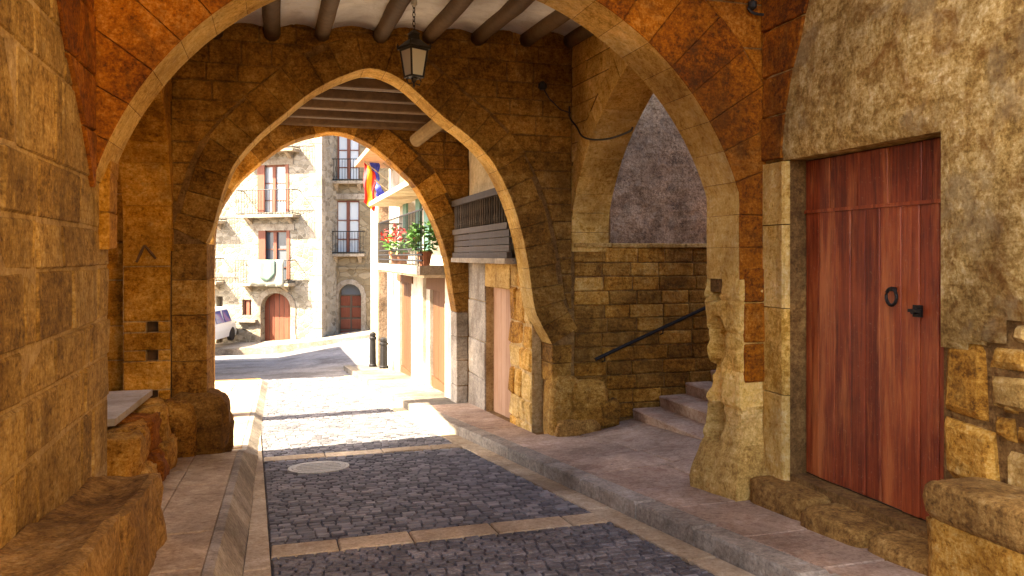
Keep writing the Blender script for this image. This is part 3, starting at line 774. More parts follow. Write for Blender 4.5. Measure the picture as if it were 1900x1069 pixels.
# ------------------------------------------------------------------ vault over the near bay
nv = thing('near_vault', 'stone vault over the nearest bay in front of the broad arch', 'vault', W(1.3, 4.4, 2.6))
n = 14; b = B1-.002
while b > 3.3:
    e = b-.42
    for i in range(n):
        p0, p1 = i/n, (i+1)/n; zc = lambda p: 2.45+1.0*math.sin(math.pi*p)
        aa = lambda p: lerp(-1.08, 3.66, p)
        MB().prism([W(aa(p0), b-.004, zc(p0)), W(aa(p1)-.006, b-.004, zc(p1)), W(aa(p1)-.006, e, zc(p1)), W(aa(p0), e, zc(p0))],
                   [W(aa(p0), b-.004, zc(p0)+.3), W(aa(p1)-.006, b-.004, zc(p1)+.3), W(aa(p1)-.006, e, zc(p1)+.3), W(aa(p0), e, zc(p0)+.3)]).build('vault_stone', M['rust'], nv)
    b = e

# ------------------------------------------------------------------ benches
bl = thing('stone_bench', 'long worn stone bench along the left wall with a hollowed seat', 'bench', W(-.9, 4.5, zleft(-.9, 4.5)))
def zbench(b): return -1.355 + .085*(5.4-b)
def bench_piece(b0, b1, a0_, a1_, name, m, dish=0., n=6, up=0.):
    mb = MB(); I = {}
    for i in range(n+1):
        for j in range(n+1):
            a = lerp(a0_, a1_, i/n); b = lerp(b0, b1, j/n)
            e = min(i, n-i, j, n-j) == 0
            z = zbench(b)+up+.016*mnoise.noise(Vector((a*5, b*3, 2)))+.010*mnoise.noise(Vector((a*13, b*11, 5))) - (.022 if e else 0) - dish*math.sin(math.pi*i/n)*math.sin(math.pi*clamp(j/n))
            aa = a + (.02*mnoise.noise(Vector((b*4, z*3, 1))) if i == n else 0)
            I[i,j] = mb.vert(W(aa, b+(.02*mnoise.noise(Vector((a*6, 2, 2))) if j == n else 0), z))
    for i in range(n):
        for j in range(n): mb.face(I[i,j], I[i+1,j], I[i+1,j+1], I[i,j+1])
    rim = [(i,0) for i in range(n)]+[(n,j) for j in range(n)]+[(i,n) for i in range(n,0,-1)]+[(0,j) for j in range(n,0,-1)]
    prev = [I[x] for x in rim]
    for k in range(1, 5):
        cur = []
        for (i, j) in rim:
            a = lerp(a0_, a1_, i/n); b = lerp(b0, b1, j/n); z = lerp(zbench(b)+up, zleft(a, b)-.03, k/4)
            w = .035*mnoise.noise(Vector((a*4+7, b*4, z*5)))+.02*mnoise.noise(Vector((a*11, b*11, z*12)))
            cur.append(mb.vert(W(a+(w+.03*k/4 if i == n else 0), b+(w*.8+.05*k/4 if j == n else 0), z)))
        for q in range(len(rim)):
            l = (q+1) % len(rim); mb.face(prev[q], cur[q], cur[l], prev[l])
        prev = cur
    mb.build(name, m, bl, smooth=False)
bench_piece(4.20, 5.40, -1.12, -.715, 'seat_stone', M['bench'], .075, 10)
bench_piece(2.6, 4.19, -1.12, -.73, 'seat_stone', M['bench'], .03, 10, .012)
br_ = thing('stone_block_seat', 'squared stone mounting block of two slabs against the wall right of the door', 'stone block', W(3.5, 2.8, zright(3.5, 2.8)))
rock(W(3.52, 2.72, -1.30), (.20, .72, .105), br_, M['bench'], 'top_slab', 3, 18, .05, .30)
rock(W(3.53, 2.72, -1.60), (.20, .70, .23), br_, M['ochre'], 'base_block', 5, 18, .05, .24)

# ------------------------------------------------------------------ middle pointed arch
B2, T2 = 8.80, .45
F2 = fr_cross(B2)
im2 = [(382,452),(392,432),(400,405),(411,365),(425,325),(441,296),(480,252),(527,213),(565,181),(601,158),(645,138),(686,127),(726,138),(763,162),(822,217),(868,252),(911,297),(940,350),(959,400),(972,450),(981,500),(987,545),(993,578),(1006,606),(1024,640)]
prof2 = smooth_curve([on_b(u, v, B2) for u, v in im2], 3)
arch2 = thing('pointed_arch_wall', 'middle pointed stone arch with brown coursed masonry, behind the hanging lantern', 'arch', W(1.2, B2+.2, zroad(1.2, B2)))
zsl, zsr = prof2[0][1], prof2[-1][1]
mb = MB()
nm = normals(prof2); pp = [(p[0]+n[0]*.03, p[1]+n[1]*.03) for p, n in zip(prof2, nm)]
for p, q in zip(pp, pp[1:]):
    if q[0]-p[0] < 1e-4: continue
    c = [p, q, (q[0], 3.9), (p[0], 3.9)]; mb.prism([F2(*x, -T2+.01) for x in c], [F2(*x, -.012) for x in c])
mb.fbox(F2, -1.5, pp[0][0], -2.3, 3.9, -T2+.01, -.012); mb.fbox(F2, pp[-1][0], 3.9, -2.6, 3.9, -T2+.01, -.012)
mb.build('wall_core', M['dark_mortar'], arch2)
arch_ring(F2, prof2, 28, .36, T2, .010, arch2, M['dun'], under=M['lit_gold'])  # dun faces; undersides coloured as if lit by bounce
xl, top2 = ext_x(prof2, .40, 'l'); xr, _ = ext_x(prof2, .40, 'r')
courses(F2, zsl-.02, top2[1], .21, -1.06, xl, arch2, M['dun'], .38)
courses(F2, zsr, top2[1], .21, xr, 3.39, arch2, M['dun'], .38)
courses(F2, top2[1], 2.75, .21, -1.06, 3.39, arch2, M['dun'], .42)
# left pier with splayed jamb
al2 = prof2[0][0]
for z0, z1 in ((-1.55,-1.1),(-1.1,-.62),(-.62,-.25),(-.25,zsl)):
    c = [(-1.05, B2-.01+rnd.uniform(-.008,.008)), (al2+.01, B2-.012+rnd.uniform(-.006,.006)), (al2+.05, B2+T2-.04), (al2+.05, B2+T2), (-1.05, B2+T2)]
    MB().prism([W(a, b, z0+.005) for a, b in c], [W(a, b, z1-.005) for a, b in c]).build('pier_stone', M['ochre'] if z0 < -.3 else M['dun'], arch2)
rock(W(-.80, B2+.02, -1.80), (.30, .30, .36), arch2, M['dun'], 'plinth_boulder', 11, 16, .12, .45)
rock(W(-.66, B2+.20, -1.92), (.20, .24, .20), arch2, M['dun'], 'plinth_boulder', 12, 16, .16, .45)
rock(W(-.98, B2-.18, -1.78), (.20, .22, .30), arch2, M['ochre'], 'plinth_boulder', 13, 16, .14, .45)
# right pier
ar2 = prof2[-1][0]
courses(F2, -1.52, zsr, .30, ar2, 3.39, arch2, M['dun'], .4, back=T2, joint=.004, name='pier_stone')
rock(W(ar2+.16, B2+.10, -1.86), (.19, .22, .40), arch2, M['dun'], 'plinth_boulder', 21, 16, .10, .45)
rock(W(ar2+.44, B2+.02, -1.82), (.25, .20, .33), arch2, M['dun'], 'plinth_boulder', 22, 16, .13, .45)
rock(W(ar2+.30, B2-.06, -2.06), (.30, .14, .12), arch2, M['bench'], 'plinth_boulder', 23, 16, .16, .45)
rock(W(ar2+.66, B2-.04, -1.90), (.16, .14, .17), arch2, M['dun'], 'plinth_boulder', 24, 16, .16, .45)

# ------------------------------------------------------------------ side arches of the first bay
def half(far, near):
    m_ = (far+near)/2; k = (far-near)/2/1.47
    h = [(0,.05),(.0,.42),(.10,.72),(.36,1.13),(.66,1.44),(.98,1.69),(1.25,1.86),(1.47,1.97)]
    r = [(far-d*k, z) for d, z in h]; l = [(near+d*k, z) for d, z in h[:-1]]
    return smooth_curve(l + r[::-1], 3)
def side_arch(name, label, F, a_in, a_out, far, near, mats, zlo):
    o = thing(name, label, 'arch', W(a_in, (far+near)/2, zlo))
    pf = half(far, near); th = abs(a_out-a_in)
    arch_core(F, pf, near-.02, 8.83, .05, 3.0, -th+.01, -.012).build('wall_core', M['dark_mortar'], o)
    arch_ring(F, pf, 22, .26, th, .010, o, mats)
    xl, tp = ext_x(pf, .29, 'l'); xr, _ = ext_x(pf, .29, 'r')
    courses(F, .42, tp[1], .22, near, xl, o, mats, .35); courses(F, .42, tp[1], .22, xr, far+.03, o, mats, .35)
    courses(F, tp[1], 2.8, .22, near, far+.03, o, mats, .4)
    return o, pf
sr, pfr = side_arch('side_arch_wall', 'side arch over the foot of the stone steps, golden inner face', (lambda s, z, d: W(3.40+(8.8-s)*.04-d, s, z)), 3.40, 3.87, 8.79, 5.86, M['lit_gold'], -2.)
sl, pfl = side_arch('side_arch_wall', 'narrow golden side arch at left between the near wall and the middle arch', fr_left(-1.05), -1.05, -1.50, 8.70, 5.86, M['amber'], -2.)
# left jamb with putlog holes
FJ = fr_cross(8.70)
hs = []
for v in (607, 660, 735):
    a, z = on_b(282, v, 8.70); hs.append((a-.055, a+.055, z-.055, z+.055))
holed(FJ, -1.5, -1.062, -2.2, .42, hs, -.10, -.012).build('jamb_core', M['mortar'], sl)
MB().fbox(FJ, -1.5, -1.062, -2.2, .42, -.14, -.101).build('hole_back', M['hollow'], sl)  # dark backing paints the shade in the holes
courses(FJ, -2.0, .42, .46, -1.5, -1.052, sl, M['amber'], .5, holes=hs, name='jamb_stone', joint=.005)
for p, q in (((253,487),(268,455)), ((268,455),(289,480))):
    (a, z), (c_, y) = on_b(*p, 8.66), on_b(*q, 8.66)
    MB().tube([W(a, 8.672, z), W((a+c_)/2, 8.668, (z+y)/2), W(c_, 8.672, y)], [.012,.016,.011], 5).build('scored_mark', M['hollow'], sl)
# annex behind the left side arch
an = thing('side_chamber_wall', 'golden block wall deep in the recess left of the middle arch', 'wall', W(-2.2, 8.9, -2.))
MB().fbox(fr_cross(8.95), -4.9, -1.45, -2.3, 2.6, -.4, -.012).build('wall_core', M['mortar'], an)
courses(fr_cross(8.95), -1.55, 1.9, .42, -2.6, -1.5, an, M['amber'], .5)
MB().prism([W(a, b, -2.3) for a, b in ((-5, 5.86), (-4.6, 5.86), (-4.6, 9.35), (-5, 9.35))], [W(a, b, 5.4) for a, b in ((-5, 5.86), (-4.6, 5.86), (-4.6, 9.35), (-5, 9.35))]).build('sun_blocking_wall', M['mortar'], an)  # added unseen wall, keeps direct sun out of the lantern bay
o = thing('sunlit_patch_ledge', 'pale slab standing in for a sunlit patch, on rough rubble beside the left golden jamb', 'ledge', W(-1.3, 7.6, -2.))
MB().prism([W(a, b, -1.42) for a, b in ((-2.3, 7.2), (-1.30, 7.2), (-1.22, 8.68), (-2.3, 8.68))], [W(a, b, -1.36) for a, b in ((-2.3, 7.2), (-1.30, 7.2), (-1.22, 8.68), (-2.3, 8.68))]).build('slab', M['white_plaster'], o)  # added pale slab; its white stands in for sunlight on the ground
k = 0
for b in (6.9, 7.3, 7.7, 8.1, 8.45):
    for z in (-1.92, -1.62):
        k += 1
        rock(W(-1.16+rnd.uniform(-.04,.03)+(.05 if z < -1.8 else -.03), b+rnd.uniform(-.06,.06)+(.1 if z < -1.8 else 0), z), (.17, .24, .19), o, M['ochre'] if k % 3 else M['rust'], 'rubble_stone', 30+k, 14, .22, .5)

# ------------------------------------------------------------------ steps, stair wall, handrail, yard wall
st = thing('stone_steps', 'flight of pale stone steps climbing to the right behind the near pier', 'steps', W(4.6, 8, -2.))
zst = -1.873; ast = 4.2
for k in range(9):
    a0_ = ast+.36*k; z1 = zst+.142*k
    n = 2; cuts = [5.9, 7.3+rnd.uniform(-.3,.3), 8.78]
    for p, q in zip(cuts, cuts[1:]):
        slab = MB(); c_ = .018
        pr = [(a0_, z1-.17), (a0_-.012, z1-.05), (a0_-.02, z1-c_), (a0_-.006, z1-.003), (a0_+.40, z1), (a0_+.40, z1-.17)]
        if k == 0: pr[0] = (a0_, z1-.4); pr[-1] = (a0_+.40, z1-.4)
        slab.prism([W(a, p+.003, z+rnd.uniform(-.004,.004)) for a, z in pr], [W(a, q-.003, z+rnd.uniform(-.004,.004)) for a, z in pr]).build('step', M['step'], st)
MB().prism([W(a, 5.9, z) for a, z in ((4.5, -2.3), (7.6, -2.3), (7.6, -.9), (4.5, -2.0))], [W(a, 8.78, z) for a, z in ((4.5, -2.3), (7.6, -2.3), (7.6, -.9), (4.5, -2.0))]).build('stair_fill', M['dark_mortar'], st)
FS = fr_cross(8.80)
sw = thing('stair_wall', 'low coursed brown wall beside the steps carrying the handrail', 'wall', W(5, 8.9, -2.))
MB().fbox(FS, 3.40, 9, -2.3, .13, -.4, -.014).build('wall_core', M['dark_mortar'], sw)
courses(FS, -1.98, .10, .17, 3.42, 6.6, sw, [M['dun'], M['dun'], M['ochre']], .40, rough=.007)
for k in range(7):
    block(FS, [(3.41+k*.5, .10), (3.41+k*.5+.5, .10), (3.41+k*.5+.5, .16), (3.41+k*.5, .16)], .4, .03, sw, M['buff'], 'coping_stone', joint=.004)
hr = thing('handrail', 'dark iron handrail slanting up the wall beside the stone steps', 'handrail', W(4.4, 8.75, -1.))
(a0_, z0), (a1_, z1) = on_b(1105, 667, 8.72), on_b(1316, 568, 8.72)
dz = (z1-z0)/(a1_-a0_)
MB().tube([W(a0_, 8.72, z0), W(a1_+1.6, 8.72, z1+1.6*dz)], .022, 8).build('rail', M['iron'], hr)
for a in (a0_+.12, a0_+.9, a0_+1.7):
    MB().tube([W(a, 8.72, z0+(a-a0_)*dz-.01), W(a, 8.72, z0+(a-a0_)*dz-.07), W(a, 8.80, z0+(a-a0_)*dz-.09)], .009, 6).build('bracket', M['iron'], hr)
yw = thing('yard_wall', 'high rough grey wall seen through the side arch above the steps', 'wall', W(6, 11.4, -2.))
FY = fr_cross(11.4)
MB().fbox(FY, 3.9, 12, -2.4, 4.2, -.5, -.02).build('wall_core', M['grey_rubble'], yw)
skin(FY, 3.95, 9.0, -1.0, 4.15, 90, 80, .045, yw, M['grey_rubble'], 'rubble_face', sc=3.2)
rw = thing('stair_side_house', 'stone house wall closing the stairway on its right', 'house', W(9, 7, -1))
holed(fr_right(10.5), 4.2, 11.4, -2.4, 3, [], -.5, 0).build('wall', M['dun'], rw)
holed(fr_cross(5.35), 4.72, 11, -2.4, 2.6, [], -.5, 0).build('wall', M['dun'], rw)
# cable on the side arch
pts = smooth_curve([on_a(1040,205,3.33), on_a(1066,232,3.33), on_a(1078,252,3.33), on_a(1098,259,3.33), on_a(1130,257,3.33), on_a(1166,244,3.33), on_a(1172,236,3.33)], 4)
o = MB().tube([W(3.34, min(b, 8.75), z) for b, z in pts], .011, 6).build('sagging_cable', M['cable'])
tag(o, 'black cable sagging across the side arch above the steps', 'cable')
ia, iz = on_b(1005, 160, 8.75)
o = thing('cable_anchor', 'black cable anchor on the brown wall right of the lantern', 'anchor', W(ia, 8.78, iz))
MB().lathe(W(ia, 8.72, iz-.05), [(.03,0),(.055,.03),(.05,.07),(.02,.1)], 10).build('knob', M['cable'], o)
MB().tube([W(ia, 8.80, iz), W(ia, 8.70, iz)], .02, 6).build('pin', M['iron'], o)
MB().tube([W(ia, 8.74, iz), W(ia+.10, 8.76, iz-.14), W(ia+.24, 8.77, iz-.26), W(3.36, 8.75, iz-.30)], .008, 5).build('tail', M['cable'], o)

# ------------------------------------------------------------------ beamed ceilings
def zceil(a, b): return 2.42 + .055*(a-.9) - .05*(8.8-b)
cl = thing('beamed_ceiling', 'whitewashed ceiling with dark round beams over the lantern bay', 'ceiling', W(1.2, 7.3, 2.5))
ba = [-.62, -.06, .47, 1.10, 1.66, 2.23, 2.82, 3.36]
for i, a in enumerate(ba):
    pts = []; rr = []
    for k in range(9):
        b = lerp(5.84, 8.82, k/8); pts.append(W(a+.015*mnoise.noise(Vector((i*3, b, 0))), b, zceil(a, b)+.03+.012*mnoise.noise(Vector((b, i*2, 4))))); rr.append(.085+.012*mnoise.noise(Vector((b*2, i, 9))))
    MB().tube(pts, rr, 10).build('ceiling_beam', M['beam2'], cl, smooth=True)
for p, q in zip([-1.06]+ba, ba+[3.42]):
    mb = MB(); n = 8; r0 = []
    for b in (5.83, 7.3, 8.82):
        r0.append([mb.vert(W(lerp(p, q, i/n), b, zceil(lerp(p, q, i/n), b)+.06+.075*math.sin(math.pi*i/n))) for i in range(n+1)])
    for x, y in zip(r0, r0[1:]):
        for i in range(n): mb.face(x[i], x[i+1], y[i+1], y[i])
    mb.build('plaster_vault', M['ceiling'], cl, smooth=True)
cb = thing('beamed_ceiling', 'far ceiling of dark crosswise beams between the two pointed arches', 'ceiling', W(1.2, 11, 2.2))
MB().prism([W(a, b, 2.12) for a, b in ((-1.5, 9.25), (3.4, 9.25), (3.4, 12.5), (-1.5, 12.5))], [W(a, b, 2.3) for a, b in ((-1.5, 9.25), (3.4, 9.25), (3.4, 12.5), (-1.5, 12.5))]).build('plaster_panel', M['ceiling'], cb)
for k in range(5):
    b = 9.50+k*.72
    mb = MB(); c_ = [(b-.07, 2.00), (b+.07, 2.00), (b+.085, 2.02), (b+.085, 2.125), (b-.085, 2.125), (b-.085, 2.02)]
    mb.prism([W(-1.5, p, z) for p, z in c_], [W(3.3, p+.03, z+.01) for p, z in c_]).build('ceiling_beam', M['beam'], cb)
up = MB()
for c_ in (((-1.5, 5.86), (3.95, 5.86), (3.95, 12.9), (-1.5, 12.9)),):
    up.prism([W(a, b, 2.85) for a, b in c_], [W(a, b, 6.4) for a, b in c_])
o = up.build('upper_storey', M['dun']); tag(o, 'stone upper storey of the house spanning the passage above the ceilings', 'house')

# lantern
LB = 7.25
la, lz = on_b(768, 118, LB)
ln = thing('hanging_lantern', 'black iron lantern with frosted panes hanging from the beamed ceiling', 'lantern', W(la, LB, lz))
px = LB/ (CO-((768-HU)/FPX)*SI) / FPX
Mr = __import__('mathutils').Matrix.Rotation(PSI+R(24), 3, 'Z')
def lp(x, y, z): return W(la, LB, lz) + Mr @ Vector((x, y, z))
wt, wb, ht = .092, .062, .125                            # half widths and half height of the glazed cage
T = [(-1,-1),(1,-1),(1,1),(-1,1)]
for k in range(4):
    (x0, y0), (x1, y1) = T[k], T[(k+1)%4]
    MB().prism([lp(x0*wb*.96, y0*wb*.96, -ht), lp(x1*wb*.96, y1*wb*.96, -ht), lp(x1*wt*.96, y1*wt*.96, ht), lp(x0*wt*.96, y0*wt*.96, ht)],
               [lp(x0*wb*.91, y0*wb*.91, -ht), lp(x1*wb*.91, y1*wb*.91, -ht), lp(x1*wt*.91, y1*wt*.91, ht), lp(x0*wt*.91, y0*wt*.91, ht)]).build('pane', M['frost'], ln)
mb = MB()
for x, y in T: mb.tube([lp(x*wb, y*wb, -ht-.01), lp(x*wt, y*wt, ht+.01)], .010, 6)
for w_, z in ((wb, -ht), (wt, ht)):
    for k in range(4): mb.tube([lp(T[k][0]*w_, T[k][1]*w_, z), lp(T[(k+1)%4][0]*w_, T[(k+1)%4][1]*w_, z)], .011, 6)
mb.build('frame', M['lantern_metal'], ln)
mb = MB()
rings = [(wt*1.22, ht+.005), (wt*1.25, ht+.025), (wt*.72, ht+.075), (wt*.42, ht+.10), (wt*.40, ht+.145), (wt*.5, ht+.15), (.015, ht+.185)]
pr_ = None
for w_, z in rings:
    cur = [mb.vert(lp(x*w_, y*w_, z)) for x, y in T]
    if pr_:
        for k in range(4): mb.face(pr_[k], pr_[(k+1)%4], cur[(k+1)%4], cur[k])
    else: mb.face(*cur)
    pr_ = cur
mb.face(*pr_); mb.build('cap', M['lantern_metal'], ln)
for x, y in T:
    MB().lathe(lp(x*wt*1.18, y*wt*1.18, ht+.02), [(.006,0),(.013,.012),(.008,.03),(.002,.045)], 6).build('corner_finial', M['lantern_metal'], ln)
mb = MB(); mb.lathe(lp(0,0,-ht-.10), [(.004,0),(.012,.02),(.006,.035),(.022,.06),(.03,.085),(wb*1.1,.1)], 8); mb.build('bottom_finial', M['lantern_metal'], ln)
for s_ in (-1, 1):
    mb = MB(); mb.tube([lp(s_*wb*.9, 0, -ht), lp(s_*wb*1.3, 0, -ht-.03), lp(s_*wb*1.0, 0, -ht-.07), lp(s_*wb*.4, 0, -ht-.06)], .006, 5); mb.build('scroll', M['lantern_metal'], ln)
zt = zceil(la, LB)+.02-lz
mb = MB(); zz = ht+.18; k = 0
while zz < zt:
    r_ = [lp((.014*math.sin(t) if k % 2 else 0), (0 if k % 2 else .014*math.sin(t)), zz+.025+.026*math.cos(t)) for t in [i*2*math.pi/8 for i in range(9)]]
    mb.tube(r_, .0045, 4, False); zz += .042; k += 1
mb.build('chain', M['lantern_metal'], ln)
MB().lathe(lp(0,0,zt-.05), [(.012,0),(.03,.012),(.032,.04),(.03,.05)], 10).build('ceiling_rose', M['white_cup'], ln)

# ------------------------------------------------------------------ far pointed arch
B3, T3 = 12.50, .40
F3 = fr_cross(B3)
im3 = [(396,500),(397,460),(399,425),(408,390),(438,344),(470,313),(521,273),(560,256),(600,247),(622,245),(650,251),(685,268),(718,293),(767,340),(791,380),(810,420),(824,460),(833,500),(840,545),(846,580)]
prof3 = smooth_curve([on_b(u, v, B3) for u, v in im3], 3)
arch3 = thing('pointed_arch_wall', 'farthest pointed stone arch framing the sunlit square', 'arch', W(1, B3+.2, zroad(1, B3)))
arch_core(F3, prof3, -1.75, 3.02, -2.75, 3.9, -T3+.01, -.012).build('wall_core', M['dark_mortar'], arch3)
arch_ring(F3, prof3, 22, .36, T3, .018, arch3, [M['dun'], M['dun'], M['ochre']])
xl, top3 = ext_x(prof3, .40, 'l'); xr, _ = ext_x(prof3, .40, 'r')
courses(F3, prof3[0][1], top3[1], .24, -1.3, xl, arch3, M['dun'], .4)
courses(F3, prof3[-1][1], top3[1], .24, xr, 3.0, arch3, M['dun'], .4)
courses(F3, top3[1], 2.3, .24, -1.3, 3.0, arch3, M['dun'], .4)
ar3 = prof3[-1][0]
courses(F3, -2.5, prof3[-1][1], .4, ar3, 3.0, arch3, M['kerb'], .5, back=T3, name='pier_stone')
courses(F3, -2.4, prof3[0][1], .4, -1.3, prof3[0][0], arch3, M['ochre'], .5, back=T3, name='pier_stone')
# leaning log below the second ceiling
(a0_, z0), (a1_, z1) = on_b(770, 262, 11.9), on_b(835, 214, 11.2)
o = MB().tube([W(a0_, 11.9, z0), W((a0_+a1_)/2, 11.55, (z0+z1)/2+.01), W(a1_, 11.2, z1), W(a1_+.3, 10.9, z1+.2)], [.10,.105,.105,.10], 12).build('log_brace', M['log'], smooth=False)
tag(o, 'pale round log jutting diagonally below the far beamed ceiling', 'log')
# lintel wall on the open left side of the second bay
lb = thing('left_lintel_wall', 'stone wall above the open left side of the second bay', 'wall', W(-1.3, 11, 1.2))
MB().fbox(fr_left(-1.05), 9.2, 12.5, 1.25, 2.9, -.45, -.0).build('wall', M['dun'], lb)

# ------------------------------------------------------------------ house beside the second bay
hb = thing('balcony_house', 'pale plastered house between the pointed arches with a dark wooden balcony', 'house', W(3.3, 11, zright(3, 11)))
FB = fr_right(3.0)
db0, db1, dzb, dzt = 10.12, 11.42, -2.38, -.46
holed(FB, 9.2, 12.52, -2.8, 2.2, [(db0, db1, dzb, dzt)], -.55, -.02).build('wall_core', M['mortar'], hb)
skin(FB, 9.2, 12.5, -.06, 2.14, 30, 24, .012, hb, M['pale_plaster'], 'plaster_face')
courses(FB, -2.5, -.10, .36, 9.2, db0, hb, [M['buff'], M['ochre']], .36, rough=.016, ch=.028, wj=.8, hj=.6, name='rough_stone')
courses(FB, -2.5, -.10, .6, db1, 12.48, hb, M['kerb'], .9, joint=.004)
courses(FB, dzt, -.10, .36, db0, db1, hb, M['buff'], 1.4, name='lintel_stone')
dr = MB().fbox(fr_right(3.14), db0, db1, dzb, dzt, -.06, -.02).build('door', M['dark_wood'], hb, label='plain rosy plank door')
for k in range(6):
    p = lerp(db0, db1, k/6); q = lerp(db0, db1, (k+1)/6)
    block(fr_right(3.14), [(p, dzb),(q, dzb),(q, dzt),(p, dzt)], .03, .0, dr, M['door3'], 'plank', joint=.003, ch=.006)
MB().fbox(FB, db0-.02, db1+.02, dzb-.1, dzb+.03, -.4, .05).build('threshold_stone', M['buff'], hb)
bal = MB().fbox(FB, 9.3, 12.45, -.10, -.03, -.02, .30).build('balcony', M['slab'], hb, label='dark wooden balcony with slatted parapet')
MB().fbox(FB, 9.3, 12.45, .80, .89, .20, .29).build('top_rail', M['dark_wood'], bal)
MB().fbox(FB, 9.3, 12.45, .34, .42, .21, .28).build('middle_rail', M['dark_wood'], bal)
MB().fbox(FB, 9.3, 12.45, -.03, .05, .21, .28).build('bottom_rail', M['dark_wood'], bal)
for z0 in (.055, .15, .245):
    MB().fbox(FB, 9.3, 12.45, z0, z0+.085, .22+rnd.uniform(-.01,.01), .25).build('board', M['dark_wood'], bal)
b = 9.34
while b < 12.42:
    MB().tube([FB(b, .42, .245), FB(b, .50, .245), FB(b, .6, .245), FB(b, .7, .245), FB(b, .80, .245)], [.016,.028,.018,.026,.016], 6).build('baluster', M['dark_wood'], bal); b += .125
for z0 in (.43, .62):
    MB().fbox(FB, 9.3, 12.45, z0, z0+.17, .10, .13).build('board', M['dark_wood'], bal)

# ------------------------------------------------------------------ white house in the sun beyond the far arch
hc = thing('white_house', 'sunlit white house beyond the far arch with flower balcony and brown doors', 'house', W(3.3, 16, zright(3, 16)))
FC = fr_right(2.9); dC = [(13.85, 15.35, -2.62, -.66), (17.6, 19.4, -2.95, -.62)]
holed(FC, 12.92, 21.3, -3.4, 5.2, dC + [(14.0, 15.2, .0, 1.75), (16.8, 18.0, .0, 1.75)], -.6, -.0).build('wall', M['white_plaster'], hc)
for (p, q, z0, z1) in dC:
    d_ = MB().fbox(fr_right(2.96), p, q, z0-.2, z1, -.06, -.02).build('door', M['dark_wood'], hc)
    for k in range(5): block(fr_right(2.96), [(lerp(p,q,k/5), z0+.25),(lerp(p,q,(k+1)/5), z0+.25),(lerp(p,q,(k+1)/5), z1),(lerp(p,q,k/5), z1)], .03, 0, d_, M['door2'], 'plank', joint=.003, ch=.006)
    MB().fbox(fr_right(2.96), p, q, z0-.2, z0+.24, -.02, .02).build('kick_board', M['door2'], d_)
    MB().fbox(FC, p-.1, q+.1, z0-.3, z0+.02, -.28, .12).build('doorstep', M['white_plaster'], hc)
    MB().fbox(FC, p-.25, q+.25, z1, z1+.30, .002, .03).build('wooden_lintel', M['door2'], hc)
for (p, q, z0, z1) in ((14.0, 15.2, .0, 1.75), (16.8, 18.0, .0, 1.75)):
    w_ = MB().fbox(fr_right(3.1), p, q, z0, z1, -.03, 0).build('window', M['glass'], hc)
    MB().fbox(fr_right(3.1), (p+q)/2-.04, (p+q)/2+.04, z0, z1, .001, .04).build('frame', M['shutter'], w_)
    for s0, s1 in ((p-.55, p-.03), (q+.03, q+.55)):
        MB().fbox(FC, s0, s1, z0+.02, z1-.02, .004, .05).build('shutter', plain('green_shutter', (.10,.20,.15), .6) if 'gs' not in M else M['gs'], hc)
        M['gs'] = bpy.data.materials['green_shutter']
for b in (12.95, 15.75, 20.2):
    MB().fbox(FC, b, b+(.6 if b < 15 else .9), -3.2, -.30, .003, .07).build('pilaster', M['white_plaster'], hc)
bc = MB().fbox(FC, 12.95, 19.0, -.32, -.17, -.01, .62).build('balcony', M['slab'], hc, label='sunlit balcony with iron railing and potted flowers')
MB().fbox(FC, 12.95, 19.0, -.37, -.322, -.01, .55).build('cornice', M['pale_plaster'], bc)
for z0 in (-.08, .02, .12, .78): MB().tube([FC(12.95, z0, .58), FC(18.97, z0, .58), FC(18.97, z0, .0)], .016, 6).build('rail', M['iron'], bc)
b = 13.0
while b < 19:
    MB().tube([FC(b, -.17, .58), FC(b, .78, .58)], .009, 5).build('baluster', M['iron'], bc); b += .16
MB().fbox(FC, 12.95, 19.4, 1.22, 1.32, -.01, .75).build('upper_slab', M['pale_plaster'], hc)
MB().fbox(FC, 12.95, 21.0, 2.35, 2.47, -.01, .95).build('eave', M['tile_roof'], hc)
def pot_plant(b, d, zb, s, label, flower, n=90):
    t = thing('potted_plant', label, 'plant', FC(b, zb, d), 'pots on the sunlit balcony')
    MB().lathe(FC(b, zb, d), [(.07*s,0),(.10*s,.16*s),(.115*s,.17*s),(.115*s,.2*s),(.09*s,.2*s)], 12).build('pot', M['terracotta'], t)
    mb = MB(); c0 = FC(b, zb+.40*s, d)
    fl_ = MB()
    for k in range(n):
        v_ = Vector((rnd.gauss(0,1), rnd.gauss(0,1), rnd.gauss(0,.8))).normalized()*rnd.uniform(.3,1)**.6*.26*s
        p = c0+v_; l = .055*s; x = Vector((rnd.uniform(-1,1), rnd.uniform(-1,1), rnd.uniform(-.4,.6))).normalized(); y = x.cross(Vector((rnd.uniform(-1,1),rnd.uniform(-1,1),1))).normalized()
        tgt = fl_ if flower and v_.z > -.02 and rnd.random() < .6 else mb
        tgt.poly([p-x*l, p+y*l*.5, p+x*l, p-y*l*.5])
    mb.tube([FC(b, zb+.18*s, d), c0], .01, 5)
    mb.build('foliage', M['leaf'], t)
    if flower: fl_.build('blossom', M['petal'], t)
pot_plant(16.7, .48, -.17, 1.3, 'red flowering potted plant on the sunlit balcony, farther one', True, 140)
pot_plant(15.9, .46, -.17, 1.2, 'red flowering potted plant on the sunlit balcony, nearer one', True, 140)
pot_plant(13.4, .46, -.17, 1.25, 'large leafy green potted plant on the sunlit balcony by the far arch', False, 260)
